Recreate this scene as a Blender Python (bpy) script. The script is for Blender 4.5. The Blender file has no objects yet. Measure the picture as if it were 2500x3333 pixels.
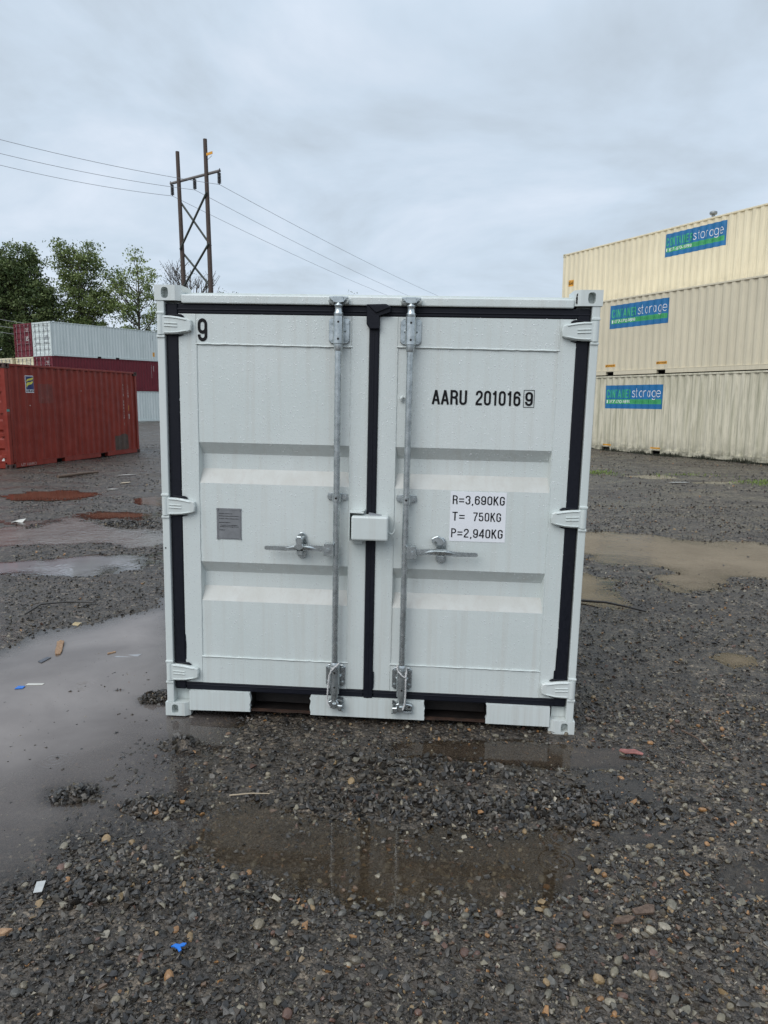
import bpy, bmesh, math, random
import numpy as np
from mathutils import Vector, Matrix
random.seed(7); rng = np.random.default_rng(11)
SC = bpy.context.scene; COL = SC.collection
PI = math.pi

# ------------------------------------------------------------ camera
cam_d = bpy.data.cameras.new('camera'); cam = bpy.data.objects.new('camera', cam_d); COL.objects.link(cam)
r_ = Vector((0.99777827, 0.06652657, 0.00356805)); u_ = Vector((-0.01358789, 0.15077852, 0.98847418)); f_ = Vector((-0.06522181, 0.98632655, -0.15134749))
cam.matrix_world = Matrix(((r_.x, u_.x, -f_.x, 0.3348), (r_.y, u_.y, -f_.y, -3.71255), (r_.z, u_.z, -f_.z, 1.72784), (0, 0, 0, 1)))
cam_d.sensor_fit = 'VERTICAL'; cam_d.sensor_height = 36; cam_d.lens = 36 * 2376.28 / 3333
cam_d.clip_start = 0.05; cam_d.clip_end = 2000
SC.camera = cam

# ------------------------------------------------------------ light and exposure
SUN_EL, SUN_AZ = math.radians(44), math.radians(212)      # high behind the camera, behind thick cloud
sun_d = bpy.data.lights.new('sun', 'SUN'); sun = bpy.data.objects.new('sun', sun_d); COL.objects.link(sun)
sun_d.energy = 1.5; sun_d.angle = math.radians(50); sun_d.color = (1.0, 0.985, 0.96)
sdir = Vector((math.sin(SUN_AZ) * math.cos(SUN_EL), math.cos(SUN_AZ) * math.cos(SUN_EL), math.sin(SUN_EL)))
sun.rotation_euler = sdir.to_track_quat('Z', 'Y').to_euler()
world = bpy.data.worlds.new('World'); SC.world = world; world.use_nodes = True
nt = world.node_tree; nt.nodes.clear(); N = nt.nodes.new; L = nt.links.new
wo = N('ShaderNodeOutputWorld'); bg = N('ShaderNodeBackground'); bg.inputs[1].default_value = 0.1
sky = N('ShaderNodeTexSky'); sky.sky_type = 'NISHITA'; sky.sun_disc = False
sky.sun_elevation = SUN_EL; sky.sun_rotation = SUN_AZ; sky.air_density = 1.0; sky.dust_density = 2.0
tc = N('ShaderNodeTexCoord'); sep = N('ShaderNodeSeparateXYZ'); L(tc.outputs['Generated'], sep.inputs[0])
def wmath(op, a, b=None, clamp=False):
    n = N('ShaderNodeMath'); n.operation = op; n.use_clamp = clamp
    for i, v in enumerate((a, b)):
        if v is None: continue
        if isinstance(v, (int, float)): n.inputs[i].default_value = v
        else: L(v, n.inputs[i])
    return n.outputs[0]
zc = wmath('MAXIMUM', sep.outputs[2], 0.0); zz = wmath('ADD', zc, 0.22)
cmb = N('ShaderNodeCombineXYZ'); L(wmath('DIVIDE', sep.outputs[0], zz), cmb.inputs[0]); L(wmath('DIVIDE', sep.outputs[1], zz), cmb.inputs[1])
n1 = N('ShaderNodeTexNoise'); n1.inputs['Scale'].default_value = 1.35; n1.inputs['Detail'].default_value = 6; n1.inputs['Roughness'].default_value = 0.56; n1.inputs['Distortion'].default_value = 0.35; L(cmb.outputs[0], n1.inputs[0])
cr = N('ShaderNodeValToRGB'); L(n1.outputs[0], cr.inputs[0])
cr.color_ramp.elements[0].position = 0.36; cr.color_ramp.elements[0].color = (0.425, 0.490, 0.558, 1)
cr.color_ramp.elements[1].position = 0.66; cr.color_ramp.elements[1].color = (0.608, 0.675, 0.768, 1)
e = cr.color_ramp.elements.new(0.5); e.color = (0.500, 0.585, 0.680, 1)
# overcast sky grows brighter towards the zenith, as every overcast sky does
mr = N('ShaderNodeMapRange'); mr.inputs[1].default_value = 0.40; mr.inputs[2].default_value = 1.0; mr.inputs[3].default_value = 10.75; mr.inputs[4].default_value = 16.0; L(sep.outputs[2], mr.inputs[0])
vm = N('ShaderNodeVectorMath'); vm.operation = 'SCALE'; L(cr.outputs[0], vm.inputs[0]); L(mr.outputs[0], vm.inputs['Scale'])
mx = N('ShaderNodeMix'); mx.data_type = 'RGBA'; mx.inputs[0].default_value = 0.93; L(sky.outputs[0], mx.inputs[6]); L(vm.outputs[0], mx.inputs[7])
L(mx.outputs[2], bg.inputs[0]); L(bg.outputs[0], wo.inputs[0])
SC.view_settings.view_transform = 'Standard'; SC.view_settings.look = 'None'
SC.view_settings.exposure = 0.25; SC.view_settings.gamma = 1.0; SC.view_settings.use_curve_mapping = False
SC.render.engine = 'CYCLES'
SC.cycles.max_bounces = 8; SC.cycles.transparent_max_bounces = 12; SC.cycles.caustics_reflective = False; SC.cycles.caustics_refractive = False

# ------------------------------------------------------------ materials
class NT:
    def __init__(s, name):
        s.m = bpy.data.materials.new(name); s.m.use_nodes = True; s.t = s.m.node_tree; s.t.nodes.clear()
        s.out = s.n('ShaderNodeOutputMaterial'); s.tc = s.n('ShaderNodeTexCoord')
    def n(s, k): return s.t.nodes.new(k)
    def l(s, a, b): s.t.links.new(a, b)
    def coord(s, scale=(1, 1, 1), kind='Object'):
        mp = s.n('ShaderNodeMapping'); mp.inputs['Scale'].default_value = scale; s.l(s.tc.outputs[kind], mp.inputs[0]); return mp.outputs[0]
    def noise(s, scale, detail=4, rough=0.55, vec=None, dist=0.0):
        n = s.n('ShaderNodeTexNoise'); n.inputs['Scale'].default_value = scale; n.inputs['Detail'].default_value = detail
        n.inputs['Roughness'].default_value = rough; n.inputs['Distortion'].default_value = dist
        s.l(vec if vec is not None else s.tc.outputs['Object'], n.inputs[0]); return n.outputs[0]
    def voro(s, scale, vec=None, feature='F1'):
        n = s.n('ShaderNodeTexVoronoi'); n.feature = feature; n.inputs['Scale'].default_value = scale
        s.l(vec if vec is not None else s.tc.outputs['Object'], n.inputs[0]); return n
    def ramp(s, fac, stops):
        r = s.n('ShaderNodeValToRGB'); s.l(fac, r.inputs[0]); el = r.color_ramp.elements
        while len(el) < len(stops): el.new(0.5)
        for e_, (p, c) in zip(el, stops):
            e_.position = p; e_.color = (c, c, c, 1) if isinstance(c, (int, float)) else (*c, 1)
        return r.outputs[0]
    def mix(s, fac, a, b, mode='MIX'):
        m = s.n('ShaderNodeMix'); m.data_type = 'RGBA'; m.blend_type = mode
        for i, v in ((0, fac), (6, a), (7, b)):
            if isinstance(v, (int, float)): m.inputs[i].default_value = v if i == 0 else (v, v, v, 1)
            elif isinstance(v, tuple): m.inputs[i].default_value = (*v, 1)
            else: s.l(v, m.inputs[i])
        return m.outputs[2]
    def math(s, op, a, b=0.0, clamp=False):
        m = s.n('ShaderNodeMath'); m.operation = op; m.use_clamp = clamp
        for i, v in enumerate((a, b)):
            if isinstance(v, (int, float)): m.inputs[i].default_value = v
            else: s.l(v, m.inputs[i])
        return m.outputs[0]
    def bump(s, h, strength=0.3, dist=0.01, normal=None):
        b = s.n('ShaderNodeBump'); b.inputs['Strength'].default_value = strength; b.inputs['Distance'].default_value = dist; s.l(h, b.inputs['Height'])
        if normal is not None: s.l(normal, b.inputs['Normal'])
        return b.outputs[0]
    def attr(s, name):
        a = s.n('ShaderNodeAttribute'); a.attribute_name = name; return a
    def pr(s, color, rough=0.5, metal=0.0, spec=0.5, normal=None, coat=0.0):
        p = s.n('ShaderNodeBsdfPrincipled')
        for key, v in (('Base Color', color), ('Roughness', rough), ('Metallic', metal), ('Specular IOR Level', spec), ('Coat Weight', coat)):
            if isinstance(v, (int, float)): p.inputs[key].default_value = v if key != 'Base Color' else (v, v, v, 1)
            elif isinstance(v, tuple): p.inputs[key].default_value = (*v, 1)
            else: s.l(v, p.inputs[key])
        if normal is not None: s.l(normal, p.inputs['Normal'])
        return p
    def done(s, shader): s.l(shader.outputs[0], s.out.inputs[0]); return s.m

def plain(name, col, rough=0.5, metal=0.0, var=0.12, scale=8, bump=0.0, spec=0.5):
    t = NT(name); f = t.noise(scale, 5)
    c = t.mix(t.ramp(f, [(0.3, 0.0), (0.7, 1.0)]), tuple(x * (1 - var) for x in col), tuple(min(1, x * (1 + var)) for x in col))
    nm = t.bump(t.noise(scale * 12, 3), bump, 0.004) if bump else None
    return t.done(t.pr(c, rough, metal, spec, nm))

def paint_main():
    t = NT('pale_grey_paint')
    big = t.noise(1.6, 4); st = t.noise(1.0, 5, 0.6, t.coord((26, 26, 0.9)))
    c = t.mix(t.ramp(big, [(0.3, 0.0), (0.7, 1.0)]), (0.590, 0.640, 0.622), (0.650, 0.685, 0.668))
    c = t.mix(t.math('MULTIPLY', t.ramp(st, [(0.50, 0.0), (0.70, 1.0)]), 0.42), c, (0.54, 0.54, 0.50))
    sz = t.n('ShaderNodeSeparateXYZ'); t.l(t.tc.outputs['Object'], sz.inputs[0]); dr = t.noise(1.0, 6, 0.7, t.coord((48, 48, 1.1)), 0.2)
    low = t.ramp(sz.outputs[2], [(0.03, 1.0), (0.16, 0.5), (0.5, 0.12), (1.0, 0.0)]); c = t.mix(t.math('MULTIPLY', t.math('MULTIPLY', low, t.ramp(dr, [(0.48, 0.0), (0.68, 1.0)])), 0.26), c, (0.30, 0.27, 0.23))
    sm = t.noise(5.0, 6, 0.7); c = t.mix(t.ramp(sm, [(0.62, 0.0), (0.8, 0.22)]), c, (0.60, 0.56, 0.52))
    bp = t.bump(t.noise(120, 3), 0.10, 0.004, t.bump(t.noise(9, 3), 0.05, 0.02))
    r = t.ramp(t.noise(3, 4), [(0.3, 0.22), (0.7, 0.42)])
    return t.done(t.pr(c, r, 0, 0.5, bp, 0.15))
def dusty_paint():  # dust on the lower slopes, plus darkening against their strong skylight
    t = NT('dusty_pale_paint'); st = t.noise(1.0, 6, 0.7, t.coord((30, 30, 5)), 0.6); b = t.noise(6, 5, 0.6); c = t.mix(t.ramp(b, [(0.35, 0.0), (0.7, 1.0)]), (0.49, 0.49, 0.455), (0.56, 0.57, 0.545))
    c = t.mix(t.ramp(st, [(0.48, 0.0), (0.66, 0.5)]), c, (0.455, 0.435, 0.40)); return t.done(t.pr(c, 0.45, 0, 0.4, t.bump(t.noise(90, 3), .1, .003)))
def galv():
    t = NT('galvanised_steel'); f = t.noise(30, 5, 0.65)
    c = t.mix(t.ramp(f, [(0.35, 0.0), (0.65, 1.0)]), (0.40, 0.435, 0.44), (0.60, 0.635, 0.64))
    return t.done(t.pr(c, t.ramp(t.noise(18, 4), [(0.3, 0.18), (0.7, 0.36)]), 0.85, 0.5, t.bump(f, 0.05, 0.003)))
def rubber():
    t = NT('black_rubber'); f = t.noise(60, 4)
    return t.done(t.pr(t.mix(f, (0.004, 0.005, 0.009), (0.011, 0.012, 0.019)), t.ramp(f, [(0.3, 0.42), (0.7, 0.65)]), 0, 0.22, t.bump(t.noise(160, 3), 0.2, 0.004)))
def cream(name, base, dirt, amt, seed):
    t = NT(name); mp = t.n('ShaderNodeMapping'); mp.inputs['Location'].default_value = (seed, seed, seed); t.l(t.tc.outputs['Object'], mp.inputs[0]); v = mp.outputs[0]
    mp2 = t.n('ShaderNodeMapping'); mp2.inputs['Scale'].default_value = (7, 7, 0.5); t.l(v, mp2.inputs[0])
    st = t.noise(1.0, 6, 0.65, mp2.outputs[0], 0.3); mp3 = t.n('ShaderNodeMapping'); mp3.inputs['Scale'].default_value = (22, 22, 1.3); t.l(v, mp3.inputs[0]); st2 = t.noise(1.0, 5, 0.6, mp3.outputs[0])
    big = t.noise(0.7, 5, 0.6, v)
    c = t.mix(t.ramp(big, [(0.3, 0.0), (0.7, 1.0)]), tuple(x * 0.9 for x in base), base)
    k = t.math('MULTIPLY', t.ramp(st, [(0.46, 0.0), (0.66, 1.0)]), amt)
    c = t.mix(k, c, dirt)
    k2 = t.math('MULTIPLY', t.ramp(st2, [(0.50, 0.0), (0.66, 1.0)]), amt * 0.8)
    c = t.mix(k2, c, tuple(x * 0.8 for x in dirt))
    # grime where water runs off the bottom rail and under the top rail
    sp = t.n('ShaderNodeSeparateXYZ'); t.l(t.tc.outputs['Object'], sp.inputs[0])
    low = t.ramp(sp.outputs[2], [(0.0, 1.0), (0.32, 0.25), (0.7, 0.0)]) if amt > 0.3 else None
    if low is not None:
        gr = t.math('MULTIPLY', low, t.ramp(t.noise(4, 6, 0.7, v), [(0.40, 0.0), (0.58, 1.0)])); c = t.mix(gr, c, (0.085, 0.08, 0.055))
    sc = t.noise(9, 6, 0.75, v); c = t.mix(t.ramp(sc, [(0.70, 0.0), (0.76, 0.7)]), c, (0.16, 0.09, 0.05))
    return t.done(t.pr(c, 0.45, 0, 0.4, t.bump(t.noise(3, 4), 0.15, 0.02)))
def red_paint(name, a, b, rust=0.5):
    t = NT(name); st = t.noise(1.0, 6, 0.65, t.coord((9, 9, 0.7)), 0.2); big = t.noise(1.3, 5)
    c = t.mix(t.ramp(big, [(0.3, 0.0), (0.7, 1.0)]), a, b)
    c = t.mix(t.math('MULTIPLY', t.ramp(st, [(0.48, 0.0), (0.66, 1.0)]), 0.55 * rust), c, tuple(x * 0.62 for x in a))
    sp = t.noise(11, 7, 0.8); c = t.mix(t.ramp(sp, [(0.66, 0.0), (0.71, rust)]), c, (0.045, 0.022, 0.016))
    sc = t.noise(1.0, 5, 0.7, t.coord((30, 30, 3.0)), 1.2); c = t.mix(t.ramp(sc, [(0.71, 0.0), (0.75, 0.7 * rust)]), c, (0.36, 0.22, 0.17))
    dn = t.noise(2.6, 2, 0.4)
    return t.done(t.pr(c, t.ramp(big, [(0.3, 0.38), (0.7, 0.55)]), 0, 0.28, t.bump(dn, 0.5, 0.05, t.bump(t.noise(14, 4), 0.12, 0.01))))
def white_box(name, a, b):
    t = NT(name); st = t.noise(1.0, 5, 0.6, t.coord((6, 6, 0.5))); c = t.mix(t.ramp(st, [(0.35, 0.0), (0.7, 1.0)]), a, b)
    return t.done(t.pr(c, 0.45, 0, 0.4))
def ground_mat():
    t = NT('wet_gravel_ground'); v = t.tc.outputs['Object']
    big = t.noise(0.35, 6, 0.6); mid = t.noise(2.2, 6, 0.65); fine = t.noise(45, 5, 0.7)
    vo = t.voro(38); vo2 = t.voro(95); vo3 = t.voro(14)
    g1 = t.ramp(t.math('FRACT', t.math('MULTIPLY', t.n('ShaderNodeValue').outputs[0], 1)), [(0, 0), (1, 1)])
    hs = t.n('ShaderNodeSeparateColor'); t.l(vo.outputs['Color'], hs.inputs[0])
    hs2 = t.n('ShaderNodeSeparateColor'); t.l(vo2.outputs['Color'], hs2.inputs[0])
    hs3 = t.n('ShaderNodeSeparateColor'); t.l(vo3.outputs['Color'], hs3.inputs[0])
    c = t.ramp(hs.outputs[0], [(0.0, (0.020, 0.019, 0.018)), (0.5, (0.045, 0.042, 0.039)), (0.80, (0.085, 0.077, 0.067)), (0.93, (0.17, 0.15, 0.125)), (1.0, (0.34, 0.31, 0.26))])
    c2 = t.ramp(hs2.outputs[1], [(0.0, (0.018, 0.016, 0.015)), (0.6, (0.052, 0.048, 0.043)), (0.9, (0.11, 0.095, 0.08)), (1.0, (0.30, 0.26, 0.21))])
    c = t.mix(0.5, c, c2); c = t.mix(1.0, c, (1.05, 0.93, 0.80), 'MULTIPLY')
    c3 = t.ramp(hs3.outputs[2], [(0.0, 0.6), (0.8, 1.25), (1.0, 1.9)]); c = t.mix(1.0, c, c3, 'MULTIPLY')
    c = t.mix(t.ramp(mid, [(0.42, 0.0), (0.68, 0.55)]), c, (0.045, 0.036, 0.030))
    c = t.mix(t.ramp(big, [(0.45, 0.0), (0.7, 0.45)]), c, (0.080, 0.068, 0.056))
    at = t.attr('silt'); c = t.mix(at.outputs['Fac'], c, (0.085, 0.062, 0.045))
    rough = t.ramp(t.noise(0.9, 7, 0.72, t.coord((1, 1.6, 1)), 0.4), [(0.38, 0.62), (0.50, 0.42), (0.60, 0.16)])
    h = t.math('ADD', t.math('MULTIPLY', vo.outputs['Distance'], -0.6), t.math('MULTIPLY', vo2.outputs['Distance'], -0.3))
    n0 = t.bump(h, 0.9, 0.022, t.bump(fine, 0.5, 0.01, t.bump(t.noise(5, 6, 0.7), 0.7, 0.07)))
    return t.done(t.pr(c, rough, 0, 0.5, n0))
def stone_mat():
    t = NT('wet_stone'); a = t.attr('col'); f = t.noise(70, 5, 0.75); g = t.noise(160, 3)
    c = t.mix(1.0, a.outputs['Color'], t.ramp(f, [(0.25, 0.55), (0.75, 1.4)]), 'MULTIPLY')
    gr = t.n('ShaderNodeSeparateColor'); t.l(a.outputs['Color'], gr.inputs[0])
    return t.done(t.pr(c, t.ramp(g, [(0.3, 0.20), (0.7, 0.42)]), 0, 0.5, t.bump(f, 0.25, 0.004)))
RINGS = [(-0.67, -1.10, 0.085), (0.88, -0.95, 0.10), (0.84, -1.11, 0.085), (0.48, -0.88, 0.09), (-1.75, 0.35, 0.11), (-1.45, -0.55, 0.1), (-3.45, 3.2, 0.25), (-3.7, 3.45, 0.3), (-2.95, 3.55, 0.3), (-2.2, -0.5, 0.13)]
def water_mat():
    t = NT('puddle_water'); geo = t.n('ShaderNodeNewGeometry'); P = geo.outputs['Position']
    rip = t.noise(7.0, 4, 0.55, P, 0.4); rip2 = t.noise(26, 3, 0.5, P)
    far = t.attr('chop').outputs['Fac']
    h = t.math('ADD', t.math('MULTIPLY', rip, 0.6), t.math('MULTIPLY', rip2, 0.25)); h = t.math('MULTIPLY', h, far)
    for (x, y, R) in RINGS:       # rings left by rain drops
        vd = t.n('ShaderNodeVectorMath'); vd.operation = 'DISTANCE'; t.l(P, vd.inputs[0]); vd.inputs[1].default_value = (x, y, 0.0)
        w = t.math('SINE', t.math('MULTIPLY', vd.outputs['Value'], 2 * PI * 4.2 / R))
        m = t.math('SUBTRACT', 1.0, t.math('DIVIDE', vd.outputs['Value'], R), True)
        h = t.math('ADD', h, t.math('MULTIPLY', t.math('MULTIPLY', w, t.math('POWER', m, 0.5)), 0.20 * min(1.0, R / 0.1) * (1.0 if R < .2 else .35)))
    nm = t.bump(h, 0.30, 0.012)
    dep = t.attr('depth').outputs['Fac']; mud_sheen = t.attr('mud').outputs['Color']; mk = t.attr('murk').outputs['Fac']
    ex = t.math('SUBTRACT', 1.0, t.math('EXPONENT', t.math('MULTIPLY', t.math('MULTIPLY', dep, mk), -1.0)), True)
    cl = t.noise(1.3, 4, 0.6, P, 0.5); mud_sheen_mix = t.mix(t.ramp(cl, [(0.35, 0.0), (0.7, 1.0)]), t.mix(1.0, mud_sheen, (0.78, 0.76, 0.76), 'MULTIPLY'), t.mix(1.0, mud_sheen, (1.2, 1.2, 1.2), 'MULTIPLY'))
    tr = t.n('ShaderNodeBsdfTransparent'); tr.inputs[0].default_value = (0.88, 0.83, 0.75, 1)
    df = t.n('ShaderNodeBsdfDiffuse'); t.l(mud_sheen_mix, df.inputs[0])
    gl = t.n('ShaderNodeBsdfGlossy'); gl.inputs['Roughness'].default_value = 0.02; t.l(nm, gl.inputs['Normal'])
    fr = t.n('ShaderNodeFresnel'); fr.inputs['IOR'].default_value = 1.333; t.l(nm, fr.inputs['Normal'])
    m1 = t.n('ShaderNodeMixShader'); t.l(ex, m1.inputs[0]); t.l(tr.outputs[0], m1.inputs[1]); t.l(df.outputs[0], m1.inputs[2])
    m2 = t.n('ShaderNodeMixShader'); t.l(fr.outputs[0], m2.inputs[0]); t.l(m1.outputs[0], m2.inputs[1]); t.l(gl.outputs[0], m2.inputs[2])
    return t.done(m2)
def drop_mat():
    t = NT('rain_drop_water'); tr = t.n('ShaderNodeBsdfTransparent'); tr.inputs[0].default_value = (0.93, 0.95, 0.95, 1)
    gl = t.n('ShaderNodeBsdfGlossy'); gl.inputs['Roughness'].default_value = 0.04
    lw = t.n('ShaderNodeFresnel'); lw.inputs['IOR'].default_value = 1.5; df = t.n('ShaderNodeBsdfDiffuse'); df.inputs[0].default_value = (0.95, 0.97, 0.97, 1)  # white body paints in the bright light refracted by the drops
    m0 = t.n('ShaderNodeMixShader'); m0.inputs[0].default_value = 0.55; t.l(tr.outputs[0], m0.inputs[1]); t.l(df.outputs[0], m0.inputs[2])
    m = t.n('ShaderNodeMixShader'); m.inputs[0].default_value = 0.10; t.l(m0.outputs[0], m.inputs[1]); t.l(gl.outputs[0], m.inputs[2]); return t.done(m)
def leaf_mat():
    t = NT('tree_leaf'); a = t.attr('col'); p = t.pr(a.outputs['Color'], 0.5, 0, 0.3)
    tl = t.n('ShaderNodeBsdfTranslucent'); t.l(a.outputs['Color'], tl.inputs[0]); m = t.n('ShaderNodeMixShader'); m.inputs[0].default_value = 0.25
    t.l(p.outputs[0], m.inputs[1]); t.l(tl.outputs[0], m.inputs[2]); return t.done(m)
def wood(name, a, b):
    t = NT(name); g = t.noise(1.0, 6, 0.65, t.coord((60, 60, 3))); return t.done(t.pr(t.mix(t.ramp(g, [(0.35, 0.0), (0.65, 1.0)]), a, b), 0.6, 0, 0.3, t.bump(g, 0.4, 0.01)))
M = dict(
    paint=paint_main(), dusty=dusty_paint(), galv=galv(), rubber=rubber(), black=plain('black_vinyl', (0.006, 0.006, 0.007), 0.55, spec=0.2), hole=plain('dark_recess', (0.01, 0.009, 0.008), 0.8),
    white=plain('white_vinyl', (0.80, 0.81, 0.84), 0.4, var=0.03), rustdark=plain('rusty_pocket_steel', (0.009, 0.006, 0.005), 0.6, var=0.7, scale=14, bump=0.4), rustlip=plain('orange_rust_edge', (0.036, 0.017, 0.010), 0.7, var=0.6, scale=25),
    plate=plain('etched_metal_plate', (0.23, 0.235, 0.245), 0.45, 0.3, scale=30), rope=plain('white_rope', (0.50, 0.49, 0.48), 0.8, var=0.25, scale=60),
    cream1=cream('cream_paint_clean', (0.84, 0.745, 0.54), (0.58, 0.51, 0.36), 0.35, 3.0), cream2=cream('cream_paint_dull', (0.70, 0.625, 0.465), (0.52, 0.47, 0.35), 0.3, 9.0),
    cream3=cream('cream_paint_streaked', (0.70, 0.645, 0.50), (0.32, 0.31, 0.20), 0.62, 17.0), cream4=cream('cream_paint_far', (0.78, 0.71, 0.50), (0.6, 0.54, 0.38), 0.2, 5.0),
    red=red_paint('rust_red_paint', (0.205, 0.026, 0.016), (0.265, 0.038, 0.024), 1.0), maroon=red_paint('maroon_paint', (0.130, 0.015, 0.024), (0.160, 0.022, 0.031), 0.25),
    greyw=white_box('pale_blue_grey_paint', (0.58, 0.64, 0.62), (0.70, 0.75, 0.73)), bar=plain('light_grey_bar', (0.26, 0.27, 0.29), 0.5),
    barred=plain('faded_red_bar', (0.30, 0.22, 0.22), 0.5), darkrust=plain('dark_rust_casting', (0.06, 0.028, 0.022), 0.6, var=0.5, scale=20),
    blue=plain('blue_sign_vinyl', (0.012, 0.150, 0.36), 0.4, var=0.15, scale=2), green=plain('green_sign_vinyl', (0.05, 0.36, 0.12), 0.4, var=0.1), dgreen=plain('dark_green_sign_print', (0.03, 0.25, 0.10), 0.4), tgreen=plain('teal_green_sign_print', (0.05, 0.40, 0.20), 0.4),
    navy=plain('navy_vinyl', (0.012, 0.028, 0.13), 0.4), yellow=plain('yellow_vinyl', (0.66, 0.60, 0.10), 0.4), orange=plain('orange_label', (0.72, 0.33, 0.03), 0.45), whitep=plain('worn_white_paint', (0.62, 0.60, 0.57), 0.6, var=0.2, scale=25),
    teal=plain('teal_label', (0.10, 0.30, 0.26), 0.5), patch=plain('dark_patch_paint', (0.075, 0.048, 0.036), 0.55, var=0.25, scale=10), smudge=plain('faded_dark_red_patch', (0.17, 0.028, 0.018), 0.5, var=0.2, scale=6),
    chalk=plain('chalk_scrawl', (0.50, 0.40, 0.37), 0.8), ground=ground_mat(), stone=stone_mat(), water=water_mat(), drop=drop_mat(), leaf=leaf_mat(),
    bark=wood('tree_bark', (0.06, 0.052, 0.045), (0.12, 0.105, 0.09)), pole=wood('weathered_pole_wood', (0.048, 0.034, 0.028), (0.115, 0.084, 0.070)), armw=wood('grey_crossarm_wood', (0.15, 0.14, 0.135), (0.24, 0.22, 0.21)), brace=wood('green_brace_wood', (0.035, 0.045, 0.038), (0.08, 0.085, 0.075)),
    insul=plain('dark_insulator_glaze', (0.03, 0.03, 0.035), 0.3), wire=plain('weathered_cable', (0.26, 0.26, 0.27), 0.5, 0.3), scrapwood=wood('splintered_wood', (0.22, 0.12, 0.065), (0.42, 0.27, 0.16)), barkchip=wood('brown_bark_chip', (0.07, 0.045, 0.032), (0.16, 0.11, 0.08)),
    paper=plain('wet_white_paper', (0.46, 0.46, 0.44), 0.4, var=0.12, scale=30), bluep=plain('bright_blue_plastic', (0.012, 0.15, 0.55), 0.35), clearp=plain('pale_wet_film', (0.30, 0.30, 0.31), 0.2), redp=plain('faded_red_scrap', (0.26, 0.10, 0.085), 0.6, var=.4, scale=30),
    darkp=plain('dark_slate_scrap', (0.07, 0.075, 0.09), 0.35), leafy=plain('yellow_leaf', (0.52, 0.40, 0.22), 0.5), stick=plain('dark_wet_stick', (0.03, 0.024, 0.02), 0.4), dirtyw=plain('dirty_white_scrap', (0.55, 0.53, 0.48), 0.5),
    grass=plain('yellow_green_grass', (0.14, 0.20, 0.03), 0.6, var=0.4, scale=5), vent=plain('vent_metal', (0.25, 0.26, 0.26), 0.4, 0.5), floor=plain('dark_underframe', (0.03, 0.028, 0.026), 0.8), tan=plain('tan_scrap', (0.40, 0.32, 0.22), 0.6))

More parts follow.
